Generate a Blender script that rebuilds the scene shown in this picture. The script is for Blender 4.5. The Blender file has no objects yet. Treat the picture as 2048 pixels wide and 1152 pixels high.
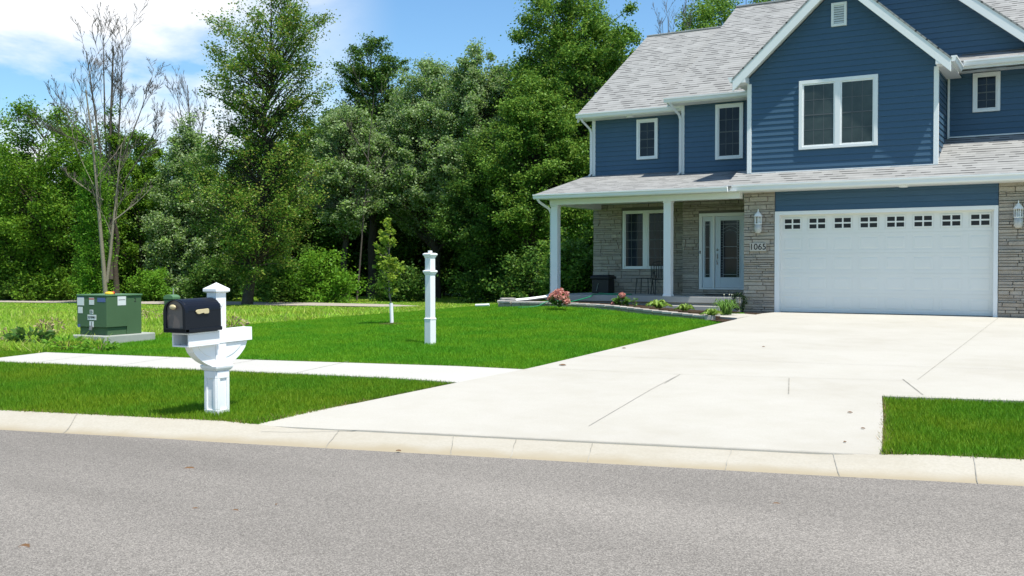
import bpy, bmesh, math, random
import numpy as np
from mathutils import Vector, Matrix
from mathutils.geometry import delaunay_2d_cdt
R = math.radians
scene = bpy.context.scene
COL = scene.collection
random.seed(7)

# ------------------------------------------------------------------ camera, sky, sun, exposure
F, CZ, YAW = 1990.0, 1.07, R(30.15)           # focal length in photo pixels (2048 wide), eye height, heading left of +Y
PITCH = math.atan(38.0 / F)
cam = bpy.data.cameras.new('camera'); cam.sensor_width = 36; cam.lens = F / 2048 * 36
cam.clip_start = 0.1; cam.clip_end = 3000
cam_ob = bpy.data.objects.new('camera', cam); COL.objects.link(cam_ob)
cam_ob.location = (0, 0, CZ); cam_ob.rotation_euler = (math.pi / 2 - PITCH, 0, YAW)
scene.camera = cam_ob

SUN = Vector((0.425, -0.150, 1.0)).normalized()
SUN_EL = math.asin(SUN.z); SUN_AZ = math.atan2(SUN.x, SUN.y)
w = bpy.data.worlds.new('World'); scene.world = w; w.use_nodes = True
nt = w.node_tree; nt.nodes.clear()
def wn(t, **k):
    n = nt.nodes.new(t)
    for a, b in k.items(): setattr(n, a, b)
    return n
wout = wn('ShaderNodeOutputWorld'); wbg = wn('ShaderNodeBackground')
sky = wn('ShaderNodeTexSky', sky_type='NISHITA', sun_disc=False, sun_elevation=SUN_EL, sun_rotation=SUN_AZ,
         air_density=1.0, dust_density=0.3, ozone_density=2.0)
SKY_STRENGTH = 0.125
wbg.inputs['Strength'].default_value = SKY_STRENGTH
tc = wn('ShaderNodeTexCoord'); mp = wn('ShaderNodeMapping'); mp.inputs['Scale'].default_value = (1, 1, 2.2)
no = wn('ShaderNodeTexNoise'); no.inputs['Scale'].default_value = 4.2; no.inputs['Detail'].default_value = 9; no.inputs['Roughness'].default_value = 0.55
no.inputs['Distortion'].default_value = 0.25
rp = wn('ShaderNodeValToRGB'); rp.color_ramp.elements[0].position = 0.40; rp.color_ramp.elements[1].position = 0.57
dp = wn('ShaderNodeVectorMath', operation='DOT_PRODUCT')
dp.inputs[1].default_value = Vector((-0.842, 0.500, 0.235)).normalized()
mr = wn('ShaderNodeMapRange', interpolation_type='SMOOTHSTEP')
mr.inputs['From Min'].default_value = 0.925; mr.inputs['From Max'].default_value = 0.985
mu = wn('ShaderNodeMath', operation='MULTIPLY'); mix = wn('ShaderNodeMix', data_type='RGBA')
mix.inputs[7].default_value = (6.6, 6.7, 6.9, 1)
L = nt.links.new
hs = wn('ShaderNodeHueSaturation'); hs.inputs['Saturation'].default_value = 1.0; hs.inputs['Value'].default_value = 1.0
L(tc.outputs['Generated'], mp.inputs['Vector']); L(mp.outputs['Vector'], no.inputs['Vector'])
L(no.outputs['Fac'], rp.inputs['Fac']); L(tc.outputs['Generated'], dp.inputs[0]); L(dp.outputs['Value'], mr.inputs['Value'])
L(rp.outputs['Color'], mu.inputs[0]); L(mr.outputs['Result'], mu.inputs[1])
L(mu.outputs['Value'], mix.inputs[0]); L(sky.outputs['Color'], hs.inputs['Color'])
sxyz = wn('ShaderNodeSeparateXYZ'); tint = wn('ShaderNodeValToRGB'); tmul = wn('ShaderNodeMix', data_type='RGBA', blend_type='MULTIPLY')
for q_, c_ in ((.10, (.74, .94, 1.0, 1)), (.30, (.70, .94, 1.06, 1)), (.60, (.85, .95, 1, 1))): e_ = tint.color_ramp.elements.new(q_); e_.color = c_
tint.color_ramp.elements[0].color = (.85, .95, 1, 1); tmul.inputs[0].default_value = 1      # clear dry air: deeper blue low down
L(tc.outputs['Generated'], sxyz.inputs[0]); L(sxyz.outputs['Z'], tint.inputs['Fac'])
L(hs.outputs['Color'], tmul.inputs[6]); L(tint.outputs['Color'], tmul.inputs[7]); L(tmul.outputs[2], mix.inputs[6])
L(mix.outputs[2], wbg.inputs['Color']); L(wbg.outputs['Background'], wout.inputs['Surface'])

sl = bpy.data.lights.new('sun', 'SUN'); sl.energy = 4.6; sl.angle = R(0.53); sl.color = (1.0, 0.96, 0.88)
so = bpy.data.objects.new('sun', sl); COL.objects.link(so)
so.rotation_euler = SUN.to_track_quat('Z', 'Y').to_euler(); so.location = (0, 0, 30)
scene.view_settings.view_transform = 'Standard'; scene.view_settings.look = 'None'
scene.view_settings.exposure = 0.5; scene.view_settings.gamma = 1.0; scene.view_settings.use_curve_mapping = False
scene.cycles.max_bounces = 8; scene.cycles.transparent_max_bounces = 8

# ------------------------------------------------------------------ measuring: photo pixel -> place in the world
FW = Vector((-math.sin(YAW) * math.cos(PITCH), math.cos(YAW) * math.cos(PITCH), -math.sin(PITCH)))
RT = Vector((math.cos(YAW), math.sin(YAW), 0)); UP = RT.cross(FW)
EYE = Vector((0, 0, CZ))
def ray(x, y): return FW * F + RT * (x - 1024) - UP * (y - 576)
def at_z(x, y, z): d = ray(x, y); return EYE + d * ((z - CZ) / d.z)
def at_y(x, y, Y): d = ray(x, y); return EYE + d * (Y / d.y)
def at_d(x, y, dep): d = ray(x, y); return EYE + d * (dep / F)

A14 = R(14.0)
def sstep(a, b, x):
    t = np.clip((x - a) / (b - a), 0, 1); return t * t * (3 - 2 * t)
def uv_of(x, y): return x * math.cos(A14) + y * math.sin(A14), -x * math.sin(A14) + y * math.cos(A14)
def ground_z(x, y):
    x = np.asarray(x, float); y = np.asarray(y, float)
    u, v = uv_of(x, y)
    base = np.interp(v, [7.9, 8.0, 8.56, 12.0, 13.8, 60], [-.56, -.54, -.43, -.37, -.36, -.38])
    s = sstep(-14, -6, u)
    r = np.interp(v, [13.8, 25.2, 60], [0, .355, .36])
    bump = .10 * np.exp(-(((x + 12.6) / 2.6) ** 2 + ((y - 23.6) / 3.0) ** 2))
    drv = -.02 * sstep(-8, -6.7, x)
    return base + s * r + bump + drv * (v > 9)
def drive_z(x, y):
    u, v = uv_of(np.asarray(x, float), np.asarray(y, float))
    return np.minimum(np.interp(v, [8.05, 8.3, 8.62, 11.8, 13.7, 24.6], [-.535, -.50, -.455, -.365, -.34, -.012]), -.012)
def on_ground(x, y, fn=ground_z):
    z = -.35
    for _ in range(25):
        p = at_z(x, y, z); z = float(fn(p.x, p.y))
    return Vector((p.x, p.y, z))

# ------------------------------------------------------------------ material helpers
def mat(name, col, rough=.6, spec=.3, metal=0, noise=None, bump=None, island=None, coat=0):
    """noise=(scale, amount, col2) in object space; bump=(scale, strength, dist); island=list of colours picked per loose piece"""
    m = bpy.data.materials.new(name); m.use_nodes = True
    t = m.node_tree; b = t.nodes['Principled BSDF']; l = t.links.new
    b.inputs['Roughness'].default_value = rough; b.inputs['Specular IOR Level'].default_value = spec
    b.inputs['Metallic'].default_value = metal; b.inputs['Coat Weight'].default_value = coat
    b.inputs['Base Color'].default_value = (*col, 1)
    tcn = t.nodes.new('ShaderNodeTexCoord'); src = None
    if island:
        g = t.nodes.new('ShaderNodeNewGeometry'); cr = t.nodes.new('ShaderNodeValToRGB')
        cr.color_ramp.interpolation = 'LINEAR'
        while len(cr.color_ramp.elements) < len(island): cr.color_ramp.elements.new(0.5)
        for i, c in enumerate(island):
            cr.color_ramp.elements[i].position = i / max(1, len(island) - 1); cr.color_ramp.elements[i].color = (*c, 1)
        l(g.outputs['Random Per Island'], cr.inputs['Fac']); src = cr.outputs['Color']
    for nz in ([noise] if noise and not isinstance(noise[0], tuple) else (noise or [])):
        n = t.nodes.new('ShaderNodeTexNoise'); n.inputs['Scale'].default_value = nz[0]; n.inputs['Detail'].default_value = 6
        n.inputs['Roughness'].default_value = .62
        l(tcn.outputs['Object'], n.inputs['Vector'])
        mrn = t.nodes.new('ShaderNodeMapRange'); mrn.inputs['From Min'].default_value = .38; mrn.inputs['From Max'].default_value = .66
        mrn.inputs['To Max'].default_value = nz[1]
        l(n.outputs['Fac'], mrn.inputs['Value'])
        mx = t.nodes.new('ShaderNodeMix'); mx.data_type = 'RGBA'
        l(mrn.outputs['Result'], mx.inputs[0])
        if src is None: mx.inputs[6].default_value = (*col, 1)
        else: l(src, mx.inputs[6])
        mx.inputs[7].default_value = (*nz[2], 1); src = mx.outputs[2]
    if src is not None: l(src, b.inputs['Base Color'])
    if bump:
        n = t.nodes.new('ShaderNodeTexNoise'); n.inputs['Scale'].default_value = bump[0]; n.inputs['Detail'].default_value = 5
        l(tcn.outputs['Object'], n.inputs['Vector'])
        bp = t.nodes.new('ShaderNodeBump'); bp.inputs['Strength'].default_value = bump[1]; bp.inputs['Distance'].default_value = bump[2]
        l(n.outputs['Fac'], bp.inputs['Height']); l(bp.outputs['Normal'], b.inputs['Normal'])
    return m

def leaf_mat(name, cols, transl=.35, back=None, rough=.5):
    m = bpy.data.materials.new(name); m.use_nodes = True
    t = m.node_tree; b = t.nodes['Principled BSDF']; l = t.links.new
    out = [n for n in t.nodes if n.type == 'OUTPUT_MATERIAL'][0]
    g = t.nodes.new('ShaderNodeNewGeometry'); cr = t.nodes.new('ShaderNodeValToRGB')
    while len(cr.color_ramp.elements) < len(cols): cr.color_ramp.elements.new(.5)
    for i, c in enumerate(cols):
        cr.color_ramp.elements[i].position = i / (len(cols) - 1); cr.color_ramp.elements[i].color = (*c, 1)
    l(g.outputs['Random Per Island'], cr.inputs['Fac']); src = cr.outputs['Color']
    if back:
        mx = t.nodes.new('ShaderNodeMix'); mx.data_type = 'RGBA'
        l(g.outputs['Backfacing'], mx.inputs[0]); l(src, mx.inputs[6]); mx.inputs[7].default_value = (*back, 1); src = mx.outputs[2]
    l(src, b.inputs['Base Color']); b.inputs['Roughness'].default_value = rough; b.inputs['Specular IOR Level'].default_value = .16
    tr = t.nodes.new('ShaderNodeBsdfTranslucent')
    hsn = t.nodes.new('ShaderNodeHueSaturation'); hsn.inputs['Value'].default_value = 1.3; hsn.inputs['Hue'].default_value = .48
    l(src, hsn.inputs['Color']); l(hsn.outputs['Color'], tr.inputs['Color'])
    ms = t.nodes.new('ShaderNodeMixShader'); ms.inputs['Fac'].default_value = transl
    l(b.outputs['BSDF'], ms.inputs[1]); l(tr.outputs['BSDF'], ms.inputs[2]); l(ms.outputs['Shader'], out.inputs['Surface'])
    return m

# ------------------------------------------------------------------ mesh helpers
class MB:
    def __init__(s): s.v = []; s.f = []
    def poly(s, pts):
        b = len(s.v); s.v += [tuple(p) for p in pts]; s.f.append(tuple(range(b, b + len(pts))))
    def box(s, x0, x1, y0, y1, z0, z1):
        b = len(s.v)
        s.v += [(x, y, z) for z in (z0, z1) for y in (y0, y1) for x in (x0, x1)]
        s.f += [tuple(b + i for i in q) for q in ((0, 2, 3, 1), (4, 5, 7, 6), (0, 1, 5, 4), (2, 6, 7, 3), (0, 4, 6, 2), (1, 3, 7, 5))]
        return s
    def prism(s, pts, d):
        """closed outline (3-D points) pushed along vector d"""
        n = len(pts); b = len(s.v); d = Vector(d)
        s.v += [tuple(p) for p in pts] + [tuple(Vector(p) + d) for p in pts]
        s.f.append(tuple(b + i for i in range(n))[::-1]); s.f.append(tuple(b + n + i for i in range(n)))
        for i in range(n): j = (i + 1) % n; s.f.append((b + i, b + j, b + n + j, b + n + i))
        return s
    def tube(s, pts, rad, n=6, cap=True):
        pts = [Vector(p) for p in pts]
        if not isinstance(rad, (list, tuple)): rad = [rad] * len(pts)
        b = len(s.v); ref = None
        for i, p in enumerate(pts):
            d = (pts[min(i + 1, len(pts) - 1)] - pts[max(i - 1, 0)]).normalized()
            if ref is None: ref = Vector((1, 0, 0)) if abs(d.x) < .9 else Vector((0, 1, 0))
            a = (ref - d * ref.dot(d)).normalized(); c = d.cross(a); ref = a
            for k in range(n):
                t = 2 * math.pi * k / n
                s.v.append(tuple(p + (a * math.cos(t) + c * math.sin(t)) * rad[i]))
        for i in range(len(pts) - 1):
            for k in range(n):
                k2 = (k + 1) % n
                s.f.append((b + i * n + k, b + i * n + k2, b + (i + 1) * n + k2, b + (i + 1) * n + k))
        if cap:
            s.f.append(tuple(b + k for k in range(n))[::-1]); s.f.append(tuple(b + (len(pts) - 1) * n + k for k in range(n)))
        return s
    def lathe(s, c, prof, n=16, rot=0, sc=(1, 1)):
        """prof: (radius, z) from bottom to top; n=4 with rot=45 gives a square section of half width radius*0.7071"""
        b = len(s.v); c = Vector(c)
        for r, z in prof:
            for k in range(n):
                t = 2 * math.pi * k / n + rot
                s.v.append((c.x + r * math.cos(t) * sc[0], c.y + r * math.sin(t) * sc[1], c.z + z))
        for i in range(len(prof) - 1):
            for k in range(n):
                k2 = (k + 1) % n; s.f.append((b + i * n + k, b + i * n + k2, b + (i + 1) * n + k2, b + (i + 1) * n + k))
        s.f.append(tuple(b + k for k in range(n))[::-1]); s.f.append(tuple(b + (len(prof) - 1) * n + k for k in range(n)))
        return s
    def sq(s, c, prof):
        """square post: prof of (half width, z)"""
        return s.lathe(c, [(h * math.sqrt(2), z) for h, z in prof], 4, math.pi / 4)
    def mesh(s, name):
        me = bpy.data.meshes.new(name); me.from_pydata(s.v, [], s.f); me.update(); return me
    def build(s, name, m, parent=None, bevel=0, smooth=False, xf=None, recalc=True):
        me = s.mesh(name)
        if recalc:
            bm = bmesh.new(); bm.from_mesh(me); bmesh.ops.recalc_face_normals(bm, faces=bm.faces); bm.to_mesh(me); bm.free()
        return link(name, me, m, parent, bevel, smooth, xf)

def link(name, me, m, parent=None, bevel=0, smooth=False, xf=None):
    o = bpy.data.objects.new(name, me); COL.objects.link(o)
    if m: me.materials.append(m)
    if smooth: me.polygons.foreach_set('use_smooth', [True] * len(me.polygons))
    if parent is not None: o.parent = parent
    if xf is not None: o.matrix_local = xf
    if bevel:
        b = o.modifiers.new('bevel', 'BEVEL'); b.width = bevel; b.segments = 2; b.limit_method = 'ANGLE'; b.angle_limit = R(40)
    return o
def tag(o, label=None, cat=None, group=None, kind=None):
    if label: o['label'] = label
    if cat: o['category'] = cat
    if group: o['group'] = group
    if kind: o['kind'] = kind
    return o
def thing(name, loc, label, cat, rz=0, group=None):
    o = bpy.data.objects.new(name, None); COL.objects.link(o); o.location = loc; o.rotation_euler = (0, 0, rz)
    o.empty_display_size = .3
    return tag(o, label, cat, group)
def fast_mesh(name, verts, quads=None, tris=None):
    """numpy arrays -> mesh, all faces of one size"""
    faces = quads if quads is not None else tris
    k = faces.shape[1]; me = bpy.data.meshes.new(name)
    me.vertices.add(len(verts)); me.vertices.foreach_set('co', np.ascontiguousarray(verts, np.float32).ravel())
    me.loops.add(faces.size); me.loops.foreach_set('vertex_index', np.ascontiguousarray(faces, np.int32).ravel())
    me.polygons.add(len(faces)); me.polygons.foreach_set('loop_start', np.arange(0, faces.size, k, dtype=np.int32))
    me.update(calc_edges=True); return me
def text_mesh(txt, size):
    c = bpy.data.curves.new('t', 'FONT'); c.body = txt; c.size = size; c.align_x = 'CENTER'; c.align_y = 'CENTER'; c.extrude = .002
    o = bpy.data.objects.new('t', c); COL.objects.link(o)
    bpy.context.view_layer.update()
    me = bpy.data.meshes.new_from_object(o.evaluated_get(bpy.context.evaluated_depsgraph_get()))
    bpy.data.objects.remove(o); return me
def inside(poly, x, y):
    r = np.zeros(len(x), bool); n = len(poly)
    for i in range(n):
        x1, y1 = poly[i]; x2, y2 = poly[(i + 1) % n]
        c = ((y1 > y) != (y2 > y)); 
        with np.errstate(divide='ignore', invalid='ignore'):
            r ^= c & (x < (x2 - x1) * (y - y1) / (y2 - y1 + 1e-12) + x1)
    return r
def sheet(name, poly, fn, m, off=0.0, step=.6, skirt=0.0, parent=None):
    """a paving sheet: outline on the ground, filled with a grid that follows fn(x, y)"""
    pts = []
    for i in range(len(poly)):
        a = Vector(poly[i]); b = Vector(poly[(i + 1) % len(poly)]); n = max(1, int((b - a).length / step))
        pts += [a.lerp(b, k / n) for k in range(n)]
    nb = len(pts); xs = [p.x for p in pts]; ys = [p.y for p in pts]
    gx, gy = np.meshgrid(np.arange(min(xs), max(xs), step), np.arange(min(ys), max(ys), step))
    gx = gx.ravel() + .013; gy = gy.ravel() + .017
    ok = inside([(p.x, p.y) for p in pts], gx, gy)
    pts = [Vector((p.x, p.y)) for p in pts] + [Vector((float(a), float(b))) for a, b in zip(gx[ok], gy[ok])]
    vs, _, fs = delaunay_2d_cdt(pts, [(i, (i + 1) % nb) for i in range(nb)], [], 1, 1e-5)[:3]
    mb = MB(); z = fn(np.array([p.x for p in vs]), np.array([p.y for p in vs])) + off
    mb.v = [(p.x, p.y, float(q)) for p, q in zip(vs, z)]; mb.f = [tuple(f) for f in fs]
    if skirt:
        for i in range(nb):
            a = mb.v[i]; b = mb.v[(i + 1) % nb]
            mb.poly([a, b, (b[0], b[1], b[2] - skirt), (a[0], a[1], a[2] - skirt)])
    return mb.build(name, m, parent)

# ------------------------------------------------------------------ materials
WHITE = mat('white_paint', (.80, .81, .80), .45, .35, noise=(3.0, .10, (.68, .69, .66)))
WHITEPOST = mat('white_vinyl', (.82, .83, .83), .38, .4, noise=(9.0, .10, (.70, .71, .68)))
DOORWHITE = mat('garage_door_paint', (.77, .775, .735), .5, .3, noise=(1.5, .25, (.71, .715, .67)))
SIDING = mat('blue_vinyl_siding', (.047, .102, .166), .45, .35, noise=(1.2, .5, (.057, .114, .176)), bump=(60, .12, .003))
STONE = mat('ledge_stone', (.3, .27, .23), .85, .2, island=[(.29, .25, .205), (.42, .37, .30), (.35, .305, .25), (.48, .425, .345), (.32, .285, .245), (.45, .385, .30), (.31, .26, .21)],
            noise=[(14, .4, (.26, .22, .185)), (5, .3, (.50, .455, .40))], bump=(30, .8, .02))
MORTAR = mat('mortar', (.17, .16, .145), .95, .1, bump=(80, .5, .01))
GLASS = mat('window_glass', (.010, .014, .022), .05, .22, noise=(1.1, .8, (.028, .040, .058)))  # bluish noise patches paint varied reflections into the pane colour
CURTAIN_GLASS = mat('sheer_curtain_behind_glass', (.030, .042, .042), .10, .3, noise=(1.1, .8, (.065, .085, .080)))
MUNTIN = mat('grille_between_glass', (.085, .095, .10), .4, .3)
DARK = mat('black_plastic', (.012, .012, .013), .45, .4)
CONC = mat('pale_concrete', (.475, .455, .40), .9, .15, noise=[(.45, .9, (.415, .39, .33)), (2.6, .4, (.495, .475, .43)), (70, .4, (.385, .36, .30))], bump=(120, .25, .004))
WALK = mat('sidewalk_concrete', (.49, .48, .44), .9, .15, noise=[(.8, .4, (.45, .435, .39)), (45, .3, (.43, .41, .36))], bump=(120, .25, .004))
CURB = mat('curb_concrete', (.435, .405, .34), .9, .15, noise=[(1.2, .7, (.385, .345, .265)), (9, .5, (.46, .43, .36)), (40, .5, (.36, .33, .265))], bump=(90, .3, .004))
CRACK = mat('joint_line', (.25, .24, .205), 1, 0, noise=(5, 1.0, (.41, .39, .34)))  # joint strips, a darker tone than the concrete around them
SLAB = mat('porch_concrete', (.36, .355, .33), .9, .15, noise=(2, .5, (.29, .285, .26)), bump=(70, .3, .004))
SOIL = mat('mulch', (.045, .030, .020), 1, .05, noise=(25, .8, (.11, .08, .055)), bump=(40, 1, .05))
BLOCK = mat('tan_wall_block', (.35, .31, .25), .95, .1, island=[(.30, .27, .22), (.40, .36, .30), (.35, .30, .24)], noise=(30, .5, (.24, .21, .17)), bump=(40, .8, .02))

def asphalt():
    m = bpy.data.materials.new('asphalt'); m.use_nodes = True; t = m.node_tree; b = t.nodes['Principled BSDF']; l = t.links.new
    tcn = t.nodes.new('ShaderNodeTexCoord')
    vo = t.nodes.new('ShaderNodeTexVoronoi'); vo.inputs['Scale'].default_value = 150
    n1 = t.nodes.new('ShaderNodeTexNoise'); n1.inputs['Scale'].default_value = 60; n1.inputs['Detail'].default_value = 4
    n2 = t.nodes.new('ShaderNodeTexNoise'); n2.inputs['Scale'].default_value = .7; n2.inputs['Detail'].default_value = 5
    for n in (vo, n1): l(tcn.outputs['Object'], n.inputs['Vector'])
    mpp = t.nodes.new('ShaderNodeMapping'); mpp.inputs['Rotation'].default_value = (0, 0, -A14); mpp.inputs['Scale'].default_value = (.25, 1.3, 1)   # wear runs along the road
    l(tcn.outputs['Object'], mpp.inputs['Vector']); l(mpp.outputs['Vector'], n2.inputs['Vector'])
    cr = t.nodes.new('ShaderNodeValToRGB')
    cr.color_ramp.elements[0].position = .0; cr.color_ramp.elements[0].color = (.125, .114, .100, 1)
    cr.color_ramp.elements[1].position = 1; cr.color_ramp.elements[1].color = (.335, .308, .270, 1)
    e = cr.color_ramp.elements.new(.5); e.color = (.208, .191, .168, 1)
    sx = t.nodes.new('ShaderNodeSeparateColor'); l(vo.outputs['Color'], sx.inputs['Color'])
    l(sx.outputs['Red'], cr.inputs['Fac'])
    mx = t.nodes.new('ShaderNodeMix'); mx.data_type = 'RGBA'; mx.blend_type = 'MULTIPLY'; mx.inputs[0].default_value = 1
    mrn = t.nodes.new('ShaderNodeMapRange'); mrn.inputs['From Min'].default_value = .3; mrn.inputs['From Max'].default_value = .7
    mrn.inputs['To Min'].default_value = .86; mrn.inputs['To Max'].default_value = 1.12
    l(n2.outputs['Fac'], mrn.inputs['Value']); l(cr.outputs['Color'], mx.inputs[6]); l(mrn.outputs['Result'], mx.inputs[7])
    l(mx.outputs[2], b.inputs['Base Color']); b.inputs['Roughness'].default_value = .9; b.inputs['Specular IOR Level'].default_value = .2
    bp = t.nodes.new('ShaderNodeBump'); bp.inputs['Strength'].default_value = .5; bp.inputs['Distance'].default_value = .006
    l(n1.outputs['Fac'], bp.inputs['Height']); l(bp.outputs['Normal'], b.inputs['Normal'])
    return m
ASPHALT = asphalt()

def shingles():
    """laminated shingles on a plane whose local x runs along the eave and local y up the slope"""
    m = bpy.data.materials.new('grey_shingles'); m.use_nodes = True; t = m.node_tree; b = t.nodes['Principled BSDF']; l = t.links.new
    tcn = t.nodes.new('ShaderNodeTexCoord')
    def brick(wd, c1, c2, mort, offs, freq):
        k = t.nodes.new('ShaderNodeTexBrick'); k.inputs['Scale'].default_value = 1; k.inputs['Brick Width'].default_value = wd
        k.inputs['Row Height'].default_value = .165; k.inputs['Mortar Size'].default_value = mort; k.inputs['Mortar Smooth'].default_value = 0
        k.offset = offs; k.offset_frequency = freq; k.inputs['Bias'].default_value = 0
        k.inputs['Color1'].default_value = (*c1, 1); k.inputs['Color2'].default_value = (*c2, 1); k.inputs['Mortar'].default_value = (.09, .088, .085, 1)
        l(tcn.outputs['Object'], k.inputs['Vector']); return k
    k1 = brick(.31, (.295, .295, .283), (.335, .335, .322), .0, .37, 2)
    k2 = brick(.19, (1.0, 1, 1), (.91, .91, .91), .0, .61, 3)
    mx = t.nodes.new('ShaderNodeMix'); mx.data_type = 'RGBA'; mx.blend_type = 'MULTIPLY'; mx.inputs[0].default_value = 1
    l(k1.outputs['Color'], mx.inputs[6]); l(k2.outputs['Color'], mx.inputs[7])
    # thick tabs get the shadow under their butts painted dark; thin ones hardly show
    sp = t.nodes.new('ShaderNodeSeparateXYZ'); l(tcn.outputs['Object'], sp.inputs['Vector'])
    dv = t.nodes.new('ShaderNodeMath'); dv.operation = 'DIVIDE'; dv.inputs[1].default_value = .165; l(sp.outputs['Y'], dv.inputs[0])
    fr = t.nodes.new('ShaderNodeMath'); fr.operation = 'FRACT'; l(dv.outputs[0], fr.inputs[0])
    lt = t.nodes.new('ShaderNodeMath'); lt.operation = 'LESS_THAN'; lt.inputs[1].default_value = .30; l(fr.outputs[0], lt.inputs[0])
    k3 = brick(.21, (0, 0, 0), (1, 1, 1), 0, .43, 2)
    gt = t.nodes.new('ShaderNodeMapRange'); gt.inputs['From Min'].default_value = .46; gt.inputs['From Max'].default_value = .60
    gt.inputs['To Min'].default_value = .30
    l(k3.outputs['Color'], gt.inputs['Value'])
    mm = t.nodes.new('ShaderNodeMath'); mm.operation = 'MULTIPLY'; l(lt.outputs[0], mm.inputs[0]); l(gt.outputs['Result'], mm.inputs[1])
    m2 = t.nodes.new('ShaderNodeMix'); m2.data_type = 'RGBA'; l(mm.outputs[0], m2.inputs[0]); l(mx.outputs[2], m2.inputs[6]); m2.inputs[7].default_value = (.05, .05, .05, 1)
    nz = t.nodes.new('ShaderNodeTexNoise'); nz.inputs['Scale'].default_value = 1.1; nz.inputs['Detail'].default_value = 5; l(tcn.outputs['Object'], nz.inputs['Vector'])
    mrn = t.nodes.new('ShaderNodeMapRange'); mrn.inputs['From Min'].default_value = .3; mrn.inputs['From Max'].default_value = .7; mrn.inputs['To Min'].default_value = .9; mrn.inputs['To Max'].default_value = 1.1
    l(nz.outputs['Fac'], mrn.inputs['Value'])
    m3 = t.nodes.new('ShaderNodeMix'); m3.data_type = 'RGBA'; m3.blend_type = 'MULTIPLY'; m3.inputs[0].default_value = 1
    l(m2.outputs[2], m3.inputs[6]); l(mrn.outputs['Result'], m3.inputs[7])
    l(m3.outputs[2], b.inputs['Base Color']); b.inputs['Roughness'].default_value = .92; b.inputs['Specular IOR Level'].default_value = .15
    n4 = t.nodes.new('ShaderNodeTexNoise'); n4.inputs['Scale'].default_value = 70; l(tcn.outputs['Object'], n4.inputs['Vector'])
    bp = t.nodes.new('ShaderNodeBump'); bp.inputs['Strength'].default_value = .4; bp.inputs['Distance'].default_value = .006
    l(n4.outputs['Fac'], bp.inputs['Height']); l(bp.outputs['Normal'], b.inputs['Normal'])
    return m
SHINGLE = shingles()

# ------------------------------------------------------------------ ground, road, curb, driveway, sidewalk
def uvp(u, v): return (u * math.cos(A14) - v * math.sin(A14), u * math.sin(A14) + v * math.cos(A14))
def ground_mat():
    m = bpy.data.materials.new('ground_soil_and_turf'); m.use_nodes = True; t = m.node_tree; b = t.nodes['Principled BSDF']; l = t.links.new
    tcn = t.nodes.new('ShaderNodeTexCoord')
    n = t.nodes.new('ShaderNodeTexNoise'); n.inputs['Scale'].default_value = .5; n.inputs['Detail'].default_value = 8
    n2 = t.nodes.new('ShaderNodeTexNoise'); n2.inputs['Scale'].default_value = 18; n2.inputs['Detail'].default_value = 5
    for k in (n, n2): l(tcn.outputs['Object'], k.inputs['Vector'])
    a = t.nodes.new('ShaderNodeMix'); a.data_type = 'RGBA'; a.inputs[6].default_value = (.045, .16, .008, 1); a.inputs[7].default_value = (.09, .20, .018, 1)
    l(n.outputs['Fac'], a.inputs[0])
    c = t.nodes.new('ShaderNodeMix'); c.data_type = 'RGBA'; c.inputs[7].default_value = (.055, .055, .02, 1)
    mrn = t.nodes.new('ShaderNodeMapRange'); mrn.inputs['From Min'].default_value = .5; mrn.inputs['From Max'].default_value = .7; mrn.inputs['To Max'].default_value = .6
    l(n2.outputs['Fac'], mrn.inputs['Value']); l(mrn.outputs['Result'], c.inputs[0]); l(a.outputs[2], c.inputs[6])
    l(c.outputs[2], b.inputs['Base Color']); b.inputs['Roughness'].default_value = 1; b.inputs['Specular IOR Level'].default_value = .05
    return m
def axis(lo, hi, flo, fhi, step):
    fine = np.arange(flo, fhi + .01, step); out = []
    x = flo; s = step
    while x > lo: s *= 1.35; x -= s; out.append(x)
    left = out[::-1]; out = []; x = fhi; s = step
    while x < hi: s *= 1.35; x += s; out.append(x)
    return np.concatenate([left, fine, out])
ax = axis(-900, 900, -34, 6, .5); ay = axis(-900, 900, 6, 36, .4)
gx, gy = np.meshgrid(ax, ay); gz = ground_z(gx, gy) - .02
_u, _v = uv_of(gx, gy)
gz = np.where(_v < 8.95, np.minimum(gz, -.75), gz)
gz = np.where((gx > -7.25) & (gx < 3) & (_v < 27) & (gy < 25.2), gz - .16, gz)
vv = np.stack([gx.ravel(), gy.ravel(), gz.ravel()], 1); nx = len(ax); ny = len(ay)
ii = np.arange(nx * ny).reshape(ny, nx)
qq = np.stack([ii[:-1, :-1].ravel(), ii[:-1, 1:].ravel(), ii[1:, 1:].ravel(), ii[1:, :-1].ravel()], 1)
g = link('ground', fast_mesh('ground', vv, quads=qq), ground_mat(), smooth=True); g['kind'] = 'structure'

road = MB(); 
for k in range(-12, 12):
    road.poly([(*uvp(k * 6, -4), -.55), (*uvp(k * 6 + 6, -4), -.55), (*uvp(k * 6 + 6, 8.10), -.535), (*uvp(k * 6, 8.10), -.535)])
bmr = road.build('road', ASPHALT); bmr['kind'] = 'structure'
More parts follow.
